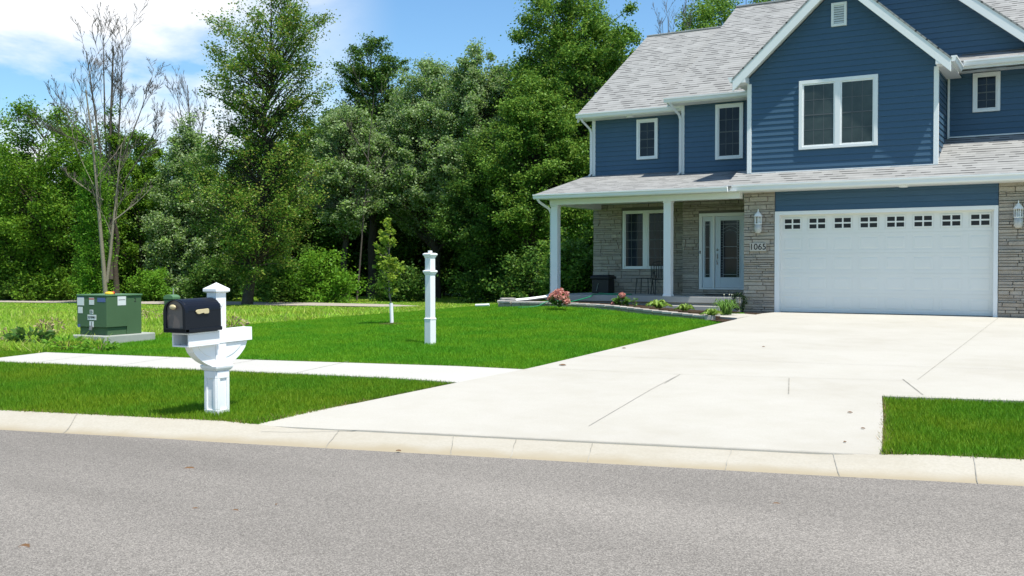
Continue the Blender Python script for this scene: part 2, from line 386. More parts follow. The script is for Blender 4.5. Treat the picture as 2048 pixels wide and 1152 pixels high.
# rolled curb: gutter pan then a rounded rise; it drops where the driveway crosses
def curb_drop(u):
    x = uvp(u, 8.3)[0]
    return float(np.clip(1 - (abs(x + 4.2) - 2.35) / .75, 0, 1))
prof = [(8.06, -.536), (8.16, -.533), (8.24, -.524), (8.33, -.498), (8.42, -.462), (8.50, -.437), (8.57, -.424), (8.60, -.424), (8.60, -.62)]
mb = MB(); us = [-70] + [u * .15 for u in range(-140, 80)] + [70]
for u in us:
    d = curb_drop(u)
    for v, z in prof:
        zz = z if v < 8.1 or z < -.6 else z * (1 - d) + d * (-.535 + .07 * (v - 8.06) / .54)
        mb.v.append((*uvp(u, v), zz))
n = len(prof)
for i in range(len(us) - 1):
    for k in range(n - 1): mb.f.append((i * n + k, (i + 1) * n + k, (i + 1) * n + k + 1, i * n + k + 1))
_t = CURB.node_tree; _b = _t.nodes['Principled BSDF']; _src = _b.inputs['Base Color'].links[0].from_socket     # silt stains along the gutter line
_tc = _t.nodes.new('ShaderNodeTexCoord'); _mp = _t.nodes.new('ShaderNodeMapping'); _mp.inputs['Rotation'].default_value = (0, 0, -A14)
_sp = _t.nodes.new('ShaderNodeSeparateXYZ'); _nz = _t.nodes.new('ShaderNodeTexNoise'); _nz.inputs['Scale'].default_value = 2.5; _nz.inputs['Detail'].default_value = 5
_ad = _t.nodes.new('ShaderNodeMath'); _ad.operation = 'MULTIPLY_ADD'; _ad.inputs[1].default_value = .25
_mr = _t.nodes.new('ShaderNodeMapRange'); _mr.inputs['From Min'].default_value = 8.24; _mr.inputs['From Max'].default_value = 8.44; _mr.inputs['To Min'].default_value = .85; _mr.inputs['To Max'].default_value = 0
_mx = _t.nodes.new('ShaderNodeMix'); _mx.data_type = 'RGBA'; _mx.inputs[7].default_value = (.34, .285, .19, 1); _l = _t.links.new
_l(_tc.outputs['Object'], _mp.inputs['Vector']); _l(_mp.outputs['Vector'], _sp.inputs[0]); _l(_tc.outputs['Object'], _nz.inputs['Vector'])
_l(_nz.outputs['Fac'], _ad.inputs[0]); _l(_sp.outputs['Y'], _ad.inputs[2]); _l(_ad.outputs[0], _mr.inputs['Value']); _l(_mr.outputs['Result'], _mx.inputs[0]); _l(_src, _mx.inputs[6]); _l(_mx.outputs[2], _b.inputs['Base Color'])
o = mb.build('curb', CURB, smooth=False); o['kind'] = 'structure'

DL, DR0, DR1 = -6.86, -1.47, -2.02
drive_poly = [uvp(uv_of(-7.2, 7.0)[0], 8.595), (-6.98, 8.6), (-6.88, 10.4), (-6.86, 12.2), (-6.86, 23.95), (-6.75, 24.86), (2.5, 24.86), (2.5, 13.4), uvp(4.6, 11.87), uvp(.9, 11.87), (DR1, 11.80), (-1.75, 10.3), (-1.52, 8.9), uvp(.62, 8.595)]
o = sheet('driveway', drive_poly, drive_z, CONC, off=.006, step=.5, skirt=.12); o['kind'] = 'structure'
side_poly = [uvp(-12.25, 12.42), (-10.75, 9.90), (-6.885, 10.55), (-6.875, 12.32), (-12.17, 11.10), uvp(-12.25, 13.95)]
o = sheet('sidewalk', side_poly, ground_z, WALK, off=.022, step=.5, skirt=.1); o['kind'] = 'structure'
joint = MB()
def crack(pts, wd, fn, off):
    pts = [Vector(p) for p in pts]; out = []
    for a, b in zip(pts[:-1], pts[1:]):
        k = max(1, int((b - a).length / .2))
        out += [a.lerp(b, i / k) for i in range(k)]
    out.append(pts[-1])
    for i in range(len(out) - 1):
        a, b = out[i], out[i + 1]; d = (b - a).normalized(); s = Vector((-d.y, d.x)) * wd / 2
        joint.poly([(p.x, p.y, float(fn(p.x, p.y)) + off) for p in (a - s, b - s, b + s, a + s)])
crack([(-4.12, 8.55), (-4.70, 12.44)], .006, drive_z, .011)
crack([(-4.55, 11.6), (-4.72, 12.6)], .008, drive_z, .0115)
crack([(-3.35, 12.9), (-2.97, 11.42)], .012, drive_z, .011)
crack([(-2.05, 13.45), (-1.62, 12.05)], .013, drive_z, .011)
crack([(-1.88, 13.5), (-1.75, 24.6)], .007, drive_z, .011)
crack([(-6.85, 14.05), (-4.7, 14.4), (2, 15.6)], .007, drive_z, .011)
crack([(-6.85, 12.35), (-4.6, 12.6), (-2, 13.3)], .006, drive_z, .012)
crack([(-6.8, 8.62 - 1.65), uvp(-4.0, 8.60), uvp(-2.3, 8.605), uvp(-.3, 8.605), uvp(.6, 8.605)], .008, lambda x, y: np.maximum(drive_z(x, y), -.46), .012)
def curb_z(x, y):
    u, v = uv_of(x, y); d = curb_drop(u)
    z = np.interp(v, [p[0] for p in prof[:-1]], [p[1] for p in prof[:-1]])
    return z if v < 8.1 else z * (1 - d) + d * (-.535 + .07 * (v - 8.06) / .54)
rc = random.Random(3)
for u, a in [(-7.15, .25), (-4.2, .12), (-3.05, .16), (-2.45, .1), (-1.75, .06), (-.55, -.02), (.27, .03), (1.33, -.05), (3.2, 0), (-9.5, .2)]:
    pts = [uvp(u + a * (1 - k / 6) + rc.uniform(-.005, .005), 8.08 + k * .086) for k in range(7)]
    crack(pts, .007, curb_z, .006)
for u in (-9.6, -8.1, -6.6, -11.1):
    crack([uvp(u, 12.22 if u < -9 else 12.2), uvp(u, 13.85)], .010, ground_z, .026)
o = joint.build('pavement_joints', CRACK); o['kind'] = 'structure'
pth = [at_z(x, y, -.38) for x, y in [(-300, 601), (0, 606), (450, 611.5), (620, 613), (780, 615.5), (840, 614), (780, 610.5), (600, 606.5), (450, 604.5), (0, 598), (-300, 593)]]
o = sheet('path', [(p.x, p.y) for p in pth], ground_z, mat('gravel_path', (.40, .36, .31), .95, .1, noise=(6, .5, (.28, .25, .2)), bump=(30, .6, .02)), off=.03, step=1.0); o['kind'] = 'structure'
# ------------------------------------------------------------------ the house
house = thing('house', (0, 0, 0), 'blue two storey house with white trim, grey shingle roof, stone piers and white garage door', 'house')
YG, YGB, YR, YL, YW = 24.80, 25.10, 26.80, 27.40, 26.90      # garage wall, front gable wall, door block, left block, wall over the garage at right

def siding_bm(x0, x1, z0, z1, course=.142):
    """lapped courses on a wall along x facing -y, at y = 0"""
    m = MB(); z = z0
    while z < z1 - .001:
        t = min(z + course, z1); d = .016
        m.poly([(x0, 0.003, z), (x1, 0.003, z), (x1, -d, z + .003), (x0, -d, z + .003)])
        e = .003 - (d + .003) * (1 - (t - z) / course)
        m.poly([(x0, -d, z + .003), (x1, -d, z + .003), (x1, -d, z + .012), (x0, -d, z + .012)])
        m.poly([(x0, -d, z + .012), (x1, -d, z + .012), (x1, e, t), (x0, e, t)])
        z = t
    me = m.mesh('s'); bm = bmesh.new(); bm.from_mesh(me); bpy.data.meshes.remove(me); return bm
def siding_wall(name, x0, x1, z0, z1, y, cuts=(), side=None, depth=.2):
    bm = siding_bm(x0, x1, z0, z1)
    core = MB().box(x0, x1, .004, depth, z0, z1); me = core.mesh('c'); bm.from_mesh(me); bpy.data.meshes.remove(me)
    for co, no_ in cuts:
        gm = bm.verts[:] + bm.edges[:] + bm.faces[:]
        bmesh.ops.bisect_plane(bm, geom=gm, plane_co=co, plane_no=no_, clear_outer=True)
    me = bpy.data.meshes.new(name); bm.to_mesh(me); bm.free()
    xf = Matrix.Translation((0, y, 0)) if side is None else Matrix.Translation((side, 0, 0)) @ Matrix.Rotation(math.pi / 2, 4, 'Z')
    return link(name, me, SIDING, house, xf=xf)

def stone_wall(name, x0, x1, y, z0, z1, parent=house, holes=(), seed=1, back=.22, face='-Y'):
    """ledgestone laid in rows over a mortar core; faces -Y"""
    r = random.Random(seed); m = MB()
    z = z0
    while z < z1 - .02:
        h = r.choice([.045, .055, .06, .07, .08, .095, .12]); t = min(z + h, z1)
        if z1 - t < .04: t = z1
        x = x0 - (r.uniform(0, .1))
        while x < x1:
            L_ = r.uniform(.12, .6) if h > .06 else r.uniform(.2, .75)
            a, b = max(x, x0), min(x + L_, x1)
            if x1 - b < .06: b = x1
            for hx0, hx1, hz0, hz1 in holes:
                if z < hz1 - .02 and t > hz0 + .02:
                    if a < hx0 < b: b = hx0
                    elif a < hx1 < b: a = hx1
                    elif a >= hx0 and b <= hx1: b = a
            if b - a > .02:
                d = r.uniform(.008, .055); j = .003
                p = MB().box(a + j, b - j, -d, .01, z + j, t - j)
                q = []
                for k, (X, Y, Z) in enumerate(p.v):
                    if Y < 0: X += r.uniform(-.006, .006) + (.007 if X < (a + b) / 2 else -.007); Z += r.uniform(-.004, .004) + (.005 if Z < (z + t) / 2 else -.005); Y += r.uniform(-.006, .006)
                    q.append((X, Y, Z))
                o_ = len(m.v); m.v += q; m.f += [tuple(o_ + i for i in f) for f in p.f]
            x += L_
        z = t
    o = m.build(name, STONE, parent, xf=Matrix.Translation((0, y, 0)))
    c = MB().box(x0 + .003, x1 - .003, .002, back, z0, z1).build('mortar_core', MORTAR, o)
    return o

def gbox(name, m_, *b, parent=house, bevel=.004):
    return MB().box(*b).build(name, m_, parent, bevel)

# stone walls
stone_wall('stone_pier', -7.60, -6.815, YG, -.12, 3.02, seed=4, back=2.0)
stone_wall('stone_pier', -1.785, 1.2, YG, -.15, 3.02, seed=9, back=.3)
stone_wall('stone_wall', -9.98, -7.62, YR, .33, 3.0, seed=5, holes=[(-9.50, -7.9, .5, 2.64)])
stone_wall('stone_wall', -13.05, -9.985, YL, .33, 3.0, seed=12, holes=[(-12.10, -10.55, 1.06, 2.86)])
stone_wall('stone_sill', -12.14, -10.50, YL - .03, 1.005, 1.06, seed=2, back=.05)
# plain structure behind the fronts (closed volumes)
m = MB()
m.box(-13.04, -9.99, YL + .23, 36.6, -.3, 5.6)
m.box(-9.97, -1.0, YR + .25, 36.6, -.3, 5.6)
m.box(-7.58, 1.18, YG + .35, YR + .2, 2.62, 2.96)
m.box(1.0, 1.19, YG + .01, 36.6, -.3, 5.9)
m.box(-1.0, 1.0, YW + .25, 36.6, -.3, 5.6)
m.build('wall_core', SIDING, house)
# siding fronts
siding_wall('siding_wall', -6.81, -1.79, 2.50, 3.02, YG + .02, depth=.15)
SLG = .925; GC = -5.345
gz0 = 5.90
siding_wall('gable_wall', -7.575, -3.115, 3.44, 8.1, YGB,
            cuts=[(Vector((-7.575, 0, 5.93)), Vector((-SLG, 0, 1))), (Vector((-3.115, 0, 5.93)), Vector((SLG, 0, 1)))])
siding_wall('siding_wall', YGB, YW + .2, 3.44, 5.95, 0, side=-3.135, depth=.1)
o = siding_wall('siding_wall', -YW - .2, -YGB, 3.44, 5.95, 0, depth=.1)      # the gable block's far side
o.matrix_local = Matrix.Translation((-7.56, 0, 0)) @ Matrix.Rotation(-math.pi / 2, 4, 'Z')
siding_wall('siding_wall', -3.13, 1.2, 4.20, 5.95, YW)
GB2 = -4.75; SL2 = .832; AP2 = 9.55                                         # big gable behind: centre, slope, apex height
siding_wall('gable_wall', -8.6, 1.2, 5.97, 9.6, YW + .01,
            cuts=[(Vector((GB2, 0, AP2 - .22)), Vector((-SL2, 0, 1))), (Vector((GB2, 0, AP2 - .22)), Vector((SL2, 0, 1)))])
siding_wall('siding_wall', -9.98, -7.55, 3.5, 5.72, YR)
siding_wall('siding_wall', -13.05, -9.99, 3.6, 5.60, YL)
o = siding_wall('siding_wall', -36.6, -YL, 2.6, 5.6, 0); o.matrix_local = Matrix.Translation((-13.05, 0, 0)) @ Matrix.Rotation(-math.pi / 2, 4, 'Z')
stone_o = None

# roofs: every slope is a slab in its own plane, local x along the eave, local y up the slope
def roof(name, org, udir, vdir, outline, th=.05, parent=house, m_=None):
    u = Vector(udir).normalized(); v = Vector(vdir).normalized(); n_ = u.cross(v)
    if n_.z < 0: n_ = -n_
    xf = Matrix((( u.x, v.x, n_.x, org[0]), (u.y, v.y, n_.y, org[1]), (u.z, v.z, n_.z, org[2]), (0, 0, 0, 1)))
    mb_ = MB(); mb_.prism([(a, b, -th) for a, b in outline], (0, 0, th))
    return mb_.build(name, m_ or SHINGLE, parent, xf=xf)
SM = .627; cm = math.sqrt(1 + SM * SM)
lenL = (32.40 - 26.88) * cm; lenR = (32.62 - 26.28) * cm
roof('main_roof', (-13.36, 26.88, 5.70), (1, 0, 0), (0, 1, SM), [(0, 0), (3.3, 0), (3.3, lenL), (0, lenL)])
roof('main_roof', (-13.36, 37.92, 5.70), (1, 0, 0), (0, -1, SM), [(0, 0), (3.3, 0), (3.3, lenL), (0, lenL)])
roof('main_roof', (-10.28, 26.28, 5.835), (1, 0, 0), (0, 1, SM), [(0, 0), (11.6, 0), (11.6, lenR), (0, lenR)])
roof('main_roof', (-10.28, 38.96, 5.835), (1, 0, 0), (0, -1, SM), [(0, 0), (11.6, 0), (11.6, lenR), (0, lenR)])
# end walls under the main roof (left gable and the step between the two ridges)
MB().prism([(-13.04, 27.4, 5.55), (-13.04, 37.3, 5.55), (-13.04, 32.4, 8.75)], (.1, 0, 0)).build('gable_wall', SIDING, house)
MB().prism([(-10.2, 26.8, 5.6), (-10.2, 38.3, 5.6), (-10.2, 32.62, 9.55)], (.1, 0, 0)).build('gable_wall', SIDING, house)
MB().box(-13.36, -10.2, 32.28, 32.52, 9.10, 9.165).build('ridge_cap', SHINGLE, house, .02)
MB().box(-10.28, 1.0, 32.50, 32.74, 9.755, 9.825).build('ridge_cap', SHINGLE, house, .02)
# rake boards on the left gable end
for (xx, y0, z0, y1, z1) in ((-13.36, 26.9, 5.66, 32.4, 9.11), (-10.28, 26.3, 5.80, 32.62, 9.76)):
    MB().prism([(xx + .01, y0, z0 - .06), (xx + .01, y1, z1 - .06), (xx + .01, y1, z1 - .25), (xx + .01, y0, z0 - .20)], (.03, 0, 0)).build('rake_board', WHITE, house)
# front gable
tl, tr, zt, YF = -7.90, -2.79, 5.915, 24.75
apz = zt + (tr - tl) / 2 * SLG; gc = (tl + tr) / 2; sg = math.sqrt(1 + SLG * SLG); hl = (gc - tl) * sg; back = 32.3 - YF
roof('gable_roof', (tl, YF - .01, zt), (0, 1, 0), (1, 0, SLG), [(0, -.03), (back, -.03), (back, hl), (0, hl)], .04)
roof('gable_roof', (tr, YF - .01, zt), (0, 1, 0), (-1, 0, SLG), [(0, -.03), (2.6, -.03), (back, hl - 2.0), (back, hl), (0, hl)], .04)
def rake(x0, z0, x1, z1, y, th, dep, wallgap, tail):
    """fascia board along a rake plus the sloping soffit behind it"""
    m = MB()
    m.prism([(x0, y, z0 - .035), (x1, y, z1 - .035), (x1, y, z1 - .035 - th), (x0, y, z0 - .035 - th)], (0, dep, 0))
    return m
m = rake(tl, zt, gc, apz, YF, .30, .045, 0, 0); m.build('rake_board', WHITE, house, .004)
m = rake(tr, zt, gc, apz, YF, .30, .045, 0, 0); m.build('rake_board', WHITE, house, .004)
for sx in (tl, tr):
    MB().prism([(sx, YF + .05, zt - .22), (gc, YF + .05, apz - .22), (gc, YF + .05, apz - .24), (sx, YF + .05, zt - .24)], (0, .34, 0)).build('soffit', WHITE, house)
# boxed tails at the foot of the gable rakes, soffit and gutter of the gable eaves
for sx, d in ((tl, 1), (tr, -1)):
    m = MB(); xi = sx + d * .33
    m.prism([(sx, YF + .004, zt - .03), (sx, YF + .004, zt - .135), (xi, YF + .004, zt - .135), (xi, YF + .004, zt + .06 + .33 * SLG - .33), (sx + d * .1, YF + .004, zt + .03)], (0, .35, 0))
    m.build('boxed_eave', WHITE, house, .004)
m = MB(); m.box(tr - .34, tr, YF + .36, YW - .02, zt - .135, zt - .115); m.box(tr - .02, tr, YF + .36, YW - .5, zt - .115, zt - .02); m.build('soffit', WHITE, house)
m = MB(); m.box(tl, tl + .32, YF + .36, 26.3, zt - .135, zt - .115); m.box(tl, tl + .02, YF + .36, 26.3, zt - .115, zt - .02); m.build('soffit', WHITE, house)

def gutter(a, b, top, h=.13, out=.12, d=(0, -1), name='gutter'):
    """K-style gutter between plan points a and b, hung on the outer side d"""
    a = Vector((*a, 0)); b = Vector((*b, 0)); d = Vector((*d, 0)); m = MB()
    pf = [(0, 0), (out, 0), (out, -.03), (out * .82, -.05), (out * .75, -h * .8), (out * .6, -h), (0, -h)]
    inner = [(.012, -.012), (out - .014, -.012)]
    pts = [a + d * x + Vector((0, 0, top + z)) for x, z in pf]
    m.prism(pts, b - a); return m.build(name, WHITE, house)
gutter((-13.36, 26.90), (-9.95, 26.90), 5.705)
gutter((-10.33, 26.30), (-7.60, 26.30), 5.83)
gutter((-13.30, 24.14), (-7.80, 24.14), 3.12)
gutter((tr, YF + .02), (tr, 26.18), zt + .03, d=(1, 0))
gutter((tl, YF + .02), (tl, 26.2), zt + .03, d=(-1, 0))
gutter((tr + .12, 26.28), (1.6, 26.28), 6.07)
gutter((-7.93, 24.30), (1.6, 24.30), 3.155, h=.15)
# soffits and fascias
m = MB(); m.box(-13.30, -10.0, 26.90, YL, 5.555, 5.575); m.box(-13.30, -10.0, 26.90, 26.925, 5.577, 5.69); m.build('soffit', WHITE, house)
m = MB(); m.box(-10.26, -7.58, 26.30, YR, 5.68, 5.70); m.box(-10.26, -7.58, 26.30, 26.325, 5.702, 5.82); m.build('soffit', WHITE, house)
m = MB(); m.box(tr - .05, 1.4, 26.28, YW, 5.885, 5.905); m.box(tr - .05, 1.4, 26.28, 26.305, 5.907, 6.05); m.build('soffit', WHITE, house)
m = MB(); m.box(-7.86, 1.4, 24.30, YG + .02, 2.995, 3.015); m.box(-7.86, 1.4, 24.30, 24.325, 3.017, 3.14); m.build('soffit', WHITE, house)
# garage roof, small roof strip under the big gable, porch roof
SG = .445; cg = math.sqrt(1 + SG * SG)
roof('garage_roof', (-7.92, 24.27, 3.15), (1, 0, 0), (0, 1, SG), [(0, 0), (9.4, 0), (9.4, 2.72 * cg), (4.6, 2.72 * cg), (4.6, 1.0 * cg), (0, 1.0 * cg)])
roof('roof_strip', (tr - .2, 26.25, 6.08), (1, 0, 0), (0, 1, .4), [(0, 0), (4.3, 0), (4.3, .70), (0, .70)], .03)
SP = .235; cp = math.sqrt(1 + SP * SP)
roof('porch_roof', (-13.28, 24.10, 3.125), (1, 0, 0), (0, 1, SP), [(0, 0), (5.55, 0), (5.55, 2.72 * cp), (3.29, 2.72 * cp), (3.29, 3.33 * cp), (0, 3.33 * cp)], .04)
MB().prism([(-13.26, 24.15, 3.07), (-13.26, 27.4, 3.84), (-13.26, 27.4, 3.70), (-13.26, 24.15, 2.97)], (.03, 0, 0)).build('rake_board', WHITE, house)
# big gable rake boards and roof behind
YB = 26.50
x2 = 1.4; z2 = AP2 - (x2 - GB2) * SL2
rake(x2, z2, GB2, AP2, YB, .30, .05, 0, 0).build('rake_board', WHITE, house, .004)
xl = -6.2; zl = AP2 - (GB2 - xl) * SL2
rake(xl, zl, GB2, AP2, YB, .30, .05, 0, 0).build('rake_board', WHITE, house, .004)
s2 = math.sqrt(1 + SL2 * SL2)
roof('big_gable_roof', (x2, YB - .01, z2), (0, 1, 0), (-1, 0, SL2), [(0, -.02), (11, -.02), (11, (x2 - GB2) * s2), (0, (x2 - GB2) * s2)], .04)
roof('big_gable_roof', (xl, YB - .01, zl), (0, 1, 0), (1, 0, SL2), [(0, 0), (6.2, 0), (6.2, (GB2 - xl) * s2), (0, (GB2 - xl) * s2)], .04)
MB().prism([(x2, YB + .06, z2 - .2), (GB2, YB + .06, AP2 - .2), (GB2, YB + .06, AP2 - .22), (x2, YB + .06, z2 - .22)], (0, .36, 0)).build('soffit', WHITE, house)
# corner boards and flashing
def cb(x0, x1, y, z0, z1): gbox('corner_board', WHITE, x0, x1, y - .035, y + .06, z0, z1)
cb(-7.615, -7.505, YGB, 3.50, 5.78); cb(-3.19, -3.085, YGB, 3.50, 5.79)
cb(-13.09, -12.985, YL, 3.86, 5.556); cb(-10.02, -9.93, YR, 3.74, 5.68); cb(-3.10, -3.05, YW, 4.30, 5.885)
gbox('flashing', WHITE, -7.5, -3.19, YGB - .05, YGB - .02, 3.485, 3.525, bevel=0)
gbox('flashing', WHITE, -3.05, 1.2, YW - .05, YW - .02, 4.315, 4.345, bevel=0)
gbox('flashing', MUNTIN, -2.78, 1.2, YW - .045, YW - .02, 6.335, 6.36, bevel=0)
# downspouts
def spout(pts, r=.042): MB().tube(pts, r, 4).build('downspout', WHITE, house)
spout([(-13.22, 26.86, 5.58), (-13.21, 26.95, 5.50), (-13.12, 27.27, 5.30), (-13.10, 27.31, 5.2), (-13.10, 27.31, 3.95), (-13.12, 27.22, 3.88)])
spout([(-10.16, 26.26, 5.70), (-10.15, 26.33, 5.62), (-10.04, 26.66, 5.40), (-10.03, 26.71, 5.3), (-10.03, 26.71, 3.80), (-10.05, 26.60, 3.73)])
spout([(-13.19, 24.10, 3.0), (-13.17, 24.18, 2.92), (-13.05, 24.55, 2.74), (-13.03, 24.62, 2.6), (-13.03, 24.62, .42), (-13.08, 24.50, .30), (-13.35, 23.9, .24), (-13.80, 23.35, .19)], .045)
# porch: slab, step, columns, beams
m = MB(); m.box(-13.15, -7.62, 24.50, YL, .20, .355); m.build('porch_slab', SLAB, house, .01)
m = MB(); m.box(-13.08, -7.65, 24.60, YL - .1, -.3, .195); m.build('porch_foundation', SLAB, house)
m = MB(); m.box(-9.55, -8.0, 24.12, 24.58, -.2, .13); m.build('porch_step', SLAB, house, .01)
for cx_ in (-12.89, -9.56):
    m = MB(); m.sq((cx_, 24.62, .355), [(.115, 0), (.115, .04), (.10, .05), (.10, 2.44), (.115, 2.45), (.115, 2.49)]); m.build('porch_column', WHITE, house, .004)
m = MB(); m.box(-13.02, -7.62, 24.50, 24.74, 2.845, 3.0); m.box(-13.02, -12.78, 24.745, YL - .02, 2.845, 3.0); m.build('porch_beam', WHITE, house, .004)
m = MB(); m.box(-13.24, -7.62, 24.14, YL - .02, 3.003, 3.02); m.build('porch_ceiling', WHITE, house)

# windows
def window(x0, x1, z0, z1, y, sashes=1, cols=2, rows=2, trim=.075, glass=GLASS, hung=True):
    f = MB(); p = MB(); q = MB(); yo = y - .05
    f.box(x0, x0 + trim, yo, y + .02, z0, z1); f.box(x1 - trim, x1, yo, y + .02, z0, z1)
    f.box(x0 + trim, x1 - trim, yo, y + .02, z1 - trim, z1); f.box(x0 + trim, x1 - trim, yo, y + .02, z0, z0 + trim * .8)
    ix0, ix1, iz0, iz1 = x0 + trim, x1 - trim, z0 + trim * .8, z1 - trim
    mul = .13; wd = (ix1 - ix0 - mul * (sashes - 1)) / sashes
    for s in range(sashes):
        a = ix0 + s * (wd + mul); b = a + wd
        if s: f.box(a - mul, a, yo + .004, y + .02, iz0, iz1)
        r = .035
        f.box(a, a + r, yo + .02, y + .02, iz0, iz1); f.box(b - r, b, yo + .02, y + .02, iz0, iz1)
        f.box(a + r, b - r, yo + .02, y + .02, iz1 - r, iz1); f.box(a + r, b - r, yo + .02, y + .02, iz0, iz0 + r)
        zm = (iz0 + iz1) / 2
        p.box(a + r, b - r, yo + .032, y + .01, iz0 + r, iz1 - r)
        if hung: q.box(a + r, b - r, yo + .022, y + .02, zm - .016, zm + .016)
        t = .008
        for k in range(1, cols): xx = a + r + (b - a - 2 * r) * k / cols; q.box(xx - t, xx + t, yo + .029, yo + .036, iz0 + r, iz1 - r)
        for h0, h1 in ((iz0 + r, zm), (zm, iz1 - r)):
            for k in range(1, rows): zz = h0 + (h1 - h0) * k / rows; q.box(a + r, b - r, yo + .0285, yo + .0365, zz - t, zz + t)
    o = f.build('window', WHITE, house, .003); p.build('pane', glass, o); q.build('grille', MUNTIN, o)
    return o
window(-6.30, -4.43, 4.035, 5.735, YGB - .012, 2, 3, 2, .085, CURTAIN_GLASS)
window(-9.02, -8.235, 4.10, 5.62, YR - .012, 1, 3, 2, .075)
window(-11.63, -10.965, 4.30, 5.48, YL - .012, 1, 2, 2, .07)
window(-2.53, -1.92, 4.91, 5.86, YW - .012, 1, 2, 2, .07)
window(-12.06, -10.58, 1.07, 2.80, YL - .03, 2, 3, 3, .06)
# gable vent
v_ = MB(); x0, x1, z0, z1, y = -5.53, -5.165, 6.99, 7.56, YGB - .02
v_.box(x0, x0 + .06, y - .04, y + .02, z0, z1); v_.box(x1 - .06, x1, y - .04, y + .02, z0, z1); v_.box(x0 + .06, x1 - .06, y - .04, y + .02, z1 - .06, z1); v_.box(x0 + .06, x1 - .06, y - .04, y + .02, z0, z0 + .06)
vent = v_.build('gable_vent', WHITE, house, .003); sl_ = MB()
for k in range(8):
    zz = z0 + .07 + k * .056; sl_.prism([(x0 + .06, y - .03, zz), (x0 + .06, y + .01, zz + .045), (x0 + .06, y + .01, zz + .057), (x0 + .06, y - .03, zz + .012)], (x1 - x0 - .12, 0, 0))
sl_.build('louvre', WHITE, vent); MB().box(x0 + .06, x1 - .06, y + .012, y + .02, z0 + .06, z1 - .06).build('backing', DARK, vent)

# front door with one sidelight
y = YR - .03; m = MB()
m.box(-9.47, -9.38, y - .05, y + .05, .50, 2.62); m.box(-7.98, -7.90, y - .05, y + .05, .50, 2.62); m.box(-9.38, -7.98, y - .05, y + .05, 2.53, 2.62)
m.box(-9.08, -9.02, y - .045, y + .05, .55, 2.53); m.box(-9.38, -7.98, y - .05, y + .05, .50, .55)
df = m.build('door_frame', WHITE, house, .004)
STEP = stone_wall('door_threshold_stone', -9.6, -7.65, YR - .06, .36, .495, seed=21, back=.05)
def leaded(x0, x1, z0, z1, y, root, arch):
    MB().box(x0, x1, y - .004, y + .01, z0, z1).build('glass', GLASS, root)
    q = MB(); t = .005; a, b = x0 + .07 * (1 if x1 - x0 > .3 else .3), x1 - .07 * (1 if x1 - x0 > .3 else .3)
    for xx in (a, b): q.box(xx - t, xx + t, y - .008, y - .003, z0, z1)
    for zz in (z0 + .08, z0 + (z1 - z0) * .34, z0 + (z1 - z0) * .54, z1 - .1): q.box(a, b, y - .0085, y - .0035, zz - t, zz + t)
    if arch:
        for rr, dz in ((.0, -.34), (.0, -.24)):
            pts = [(a + (b - a) * k / 10, y - .006, z1 + dz + .08 * math.sin(math.pi * k / 10)) for k in range(11)]
            q.tube(pts, .006, 4)
    rr = random.Random(4)
    for k in range(22):
        zz = z0 + (z1 - z0) * (k + .5) / 22
        for xx in (x0, b): q.box(xx + .002, xx + (x1 - b) - .002, y - .0082, y - .0042, zz - .003, zz + .003)
    q.build('lead_came', mat('lead_came', (.35, .38, .40), .35, .4), root)
m = MB(); x0, x1, z0, z1 = -9.375, -9.085, .555, 2.525; gx0, gx1, gz0_, gz1 = -9.315, -9.155, .84, 2.40
m.box(x0, gx0, y - .02, y + .03, z0, z1); m.box(gx1, x1, y - .02, y + .03, z0, z1); m.box(gx0, gx1, y - .02, y + .03, gz1, z1); m.box(gx0, gx1, y - .02, y + .03, z0, gz0_)
sd = m.build('sidelight', mat('door_paint', (.62, .68, .72), .4, .4), house, .003); leaded(gx0, gx1, gz0_, gz1, y, sd, False)
m = MB(); x0, x1 = -9.01, -7.985; gx0, gx1, gz0_, gz1 = -8.855, -8.32, .84, 2.41
m.box(x0, gx0, y - .02, y + .03, z0, z1); m.box(gx1, x1, y - .02, y + .03, z0, z1); m.box(gx0, gx1, y - .02, y + .03, gz1, z1); m.box(gx0, gx1, y - .02, y + .03, z0, gz0_)
t = .03
for a in ((gx0 - t, gx0, gz0_ - t, gz1 + t), (gx1, gx1 + t, gz0_ - t, gz1 + t)): m.box(a[0], a[1], y - .032, y - .018, a[2], a[3])
m.box(gx0, gx1, y - .032, y - .018, gz1, gz1 + t); m.box(gx0, gx1, y - .032, y - .018, gz0_ - t, gz0_)
dr = m.build('front_door', bpy.data.materials['door_paint'], house, .003); leaded(gx0, gx1, gz0_, gz1, y, dr, True)
NICKEL = mat('brushed_nickel', (.32, .31, .30), .3, .5, .9)
m = MB(); m.lathe((0, 0, -.01), [(.03, 0), (.034, .01), (.02, .03)], 12)
m2 = MB()
for v3 in m.v: m2.v.append((-8.945 + v3[0], y - .02 - v3[2] - .01, 1.60 + v3[1]))
m2.f = m.f; m2.box(-8.965, -8.925, y - .035, y - .02, 1.36, 1.50)
m2.tube([(-8.945, y - .03, 1.47), (-8.945, y - .08, 1.45), (-8.945, y - .085, 1.30), (-8.945, y - .03, 1.22)], .011, 8)
m2.lathe((-8.945, y - .03, 1.19), [(.02, 0), (.022, .03), (.012, .05)], 8)
m2.build('door_handle', NICKEL, dr)
gbox('doorbell', DARK, -9.45, -9.42, y - .065, y - .05, 1.50, 1.58)

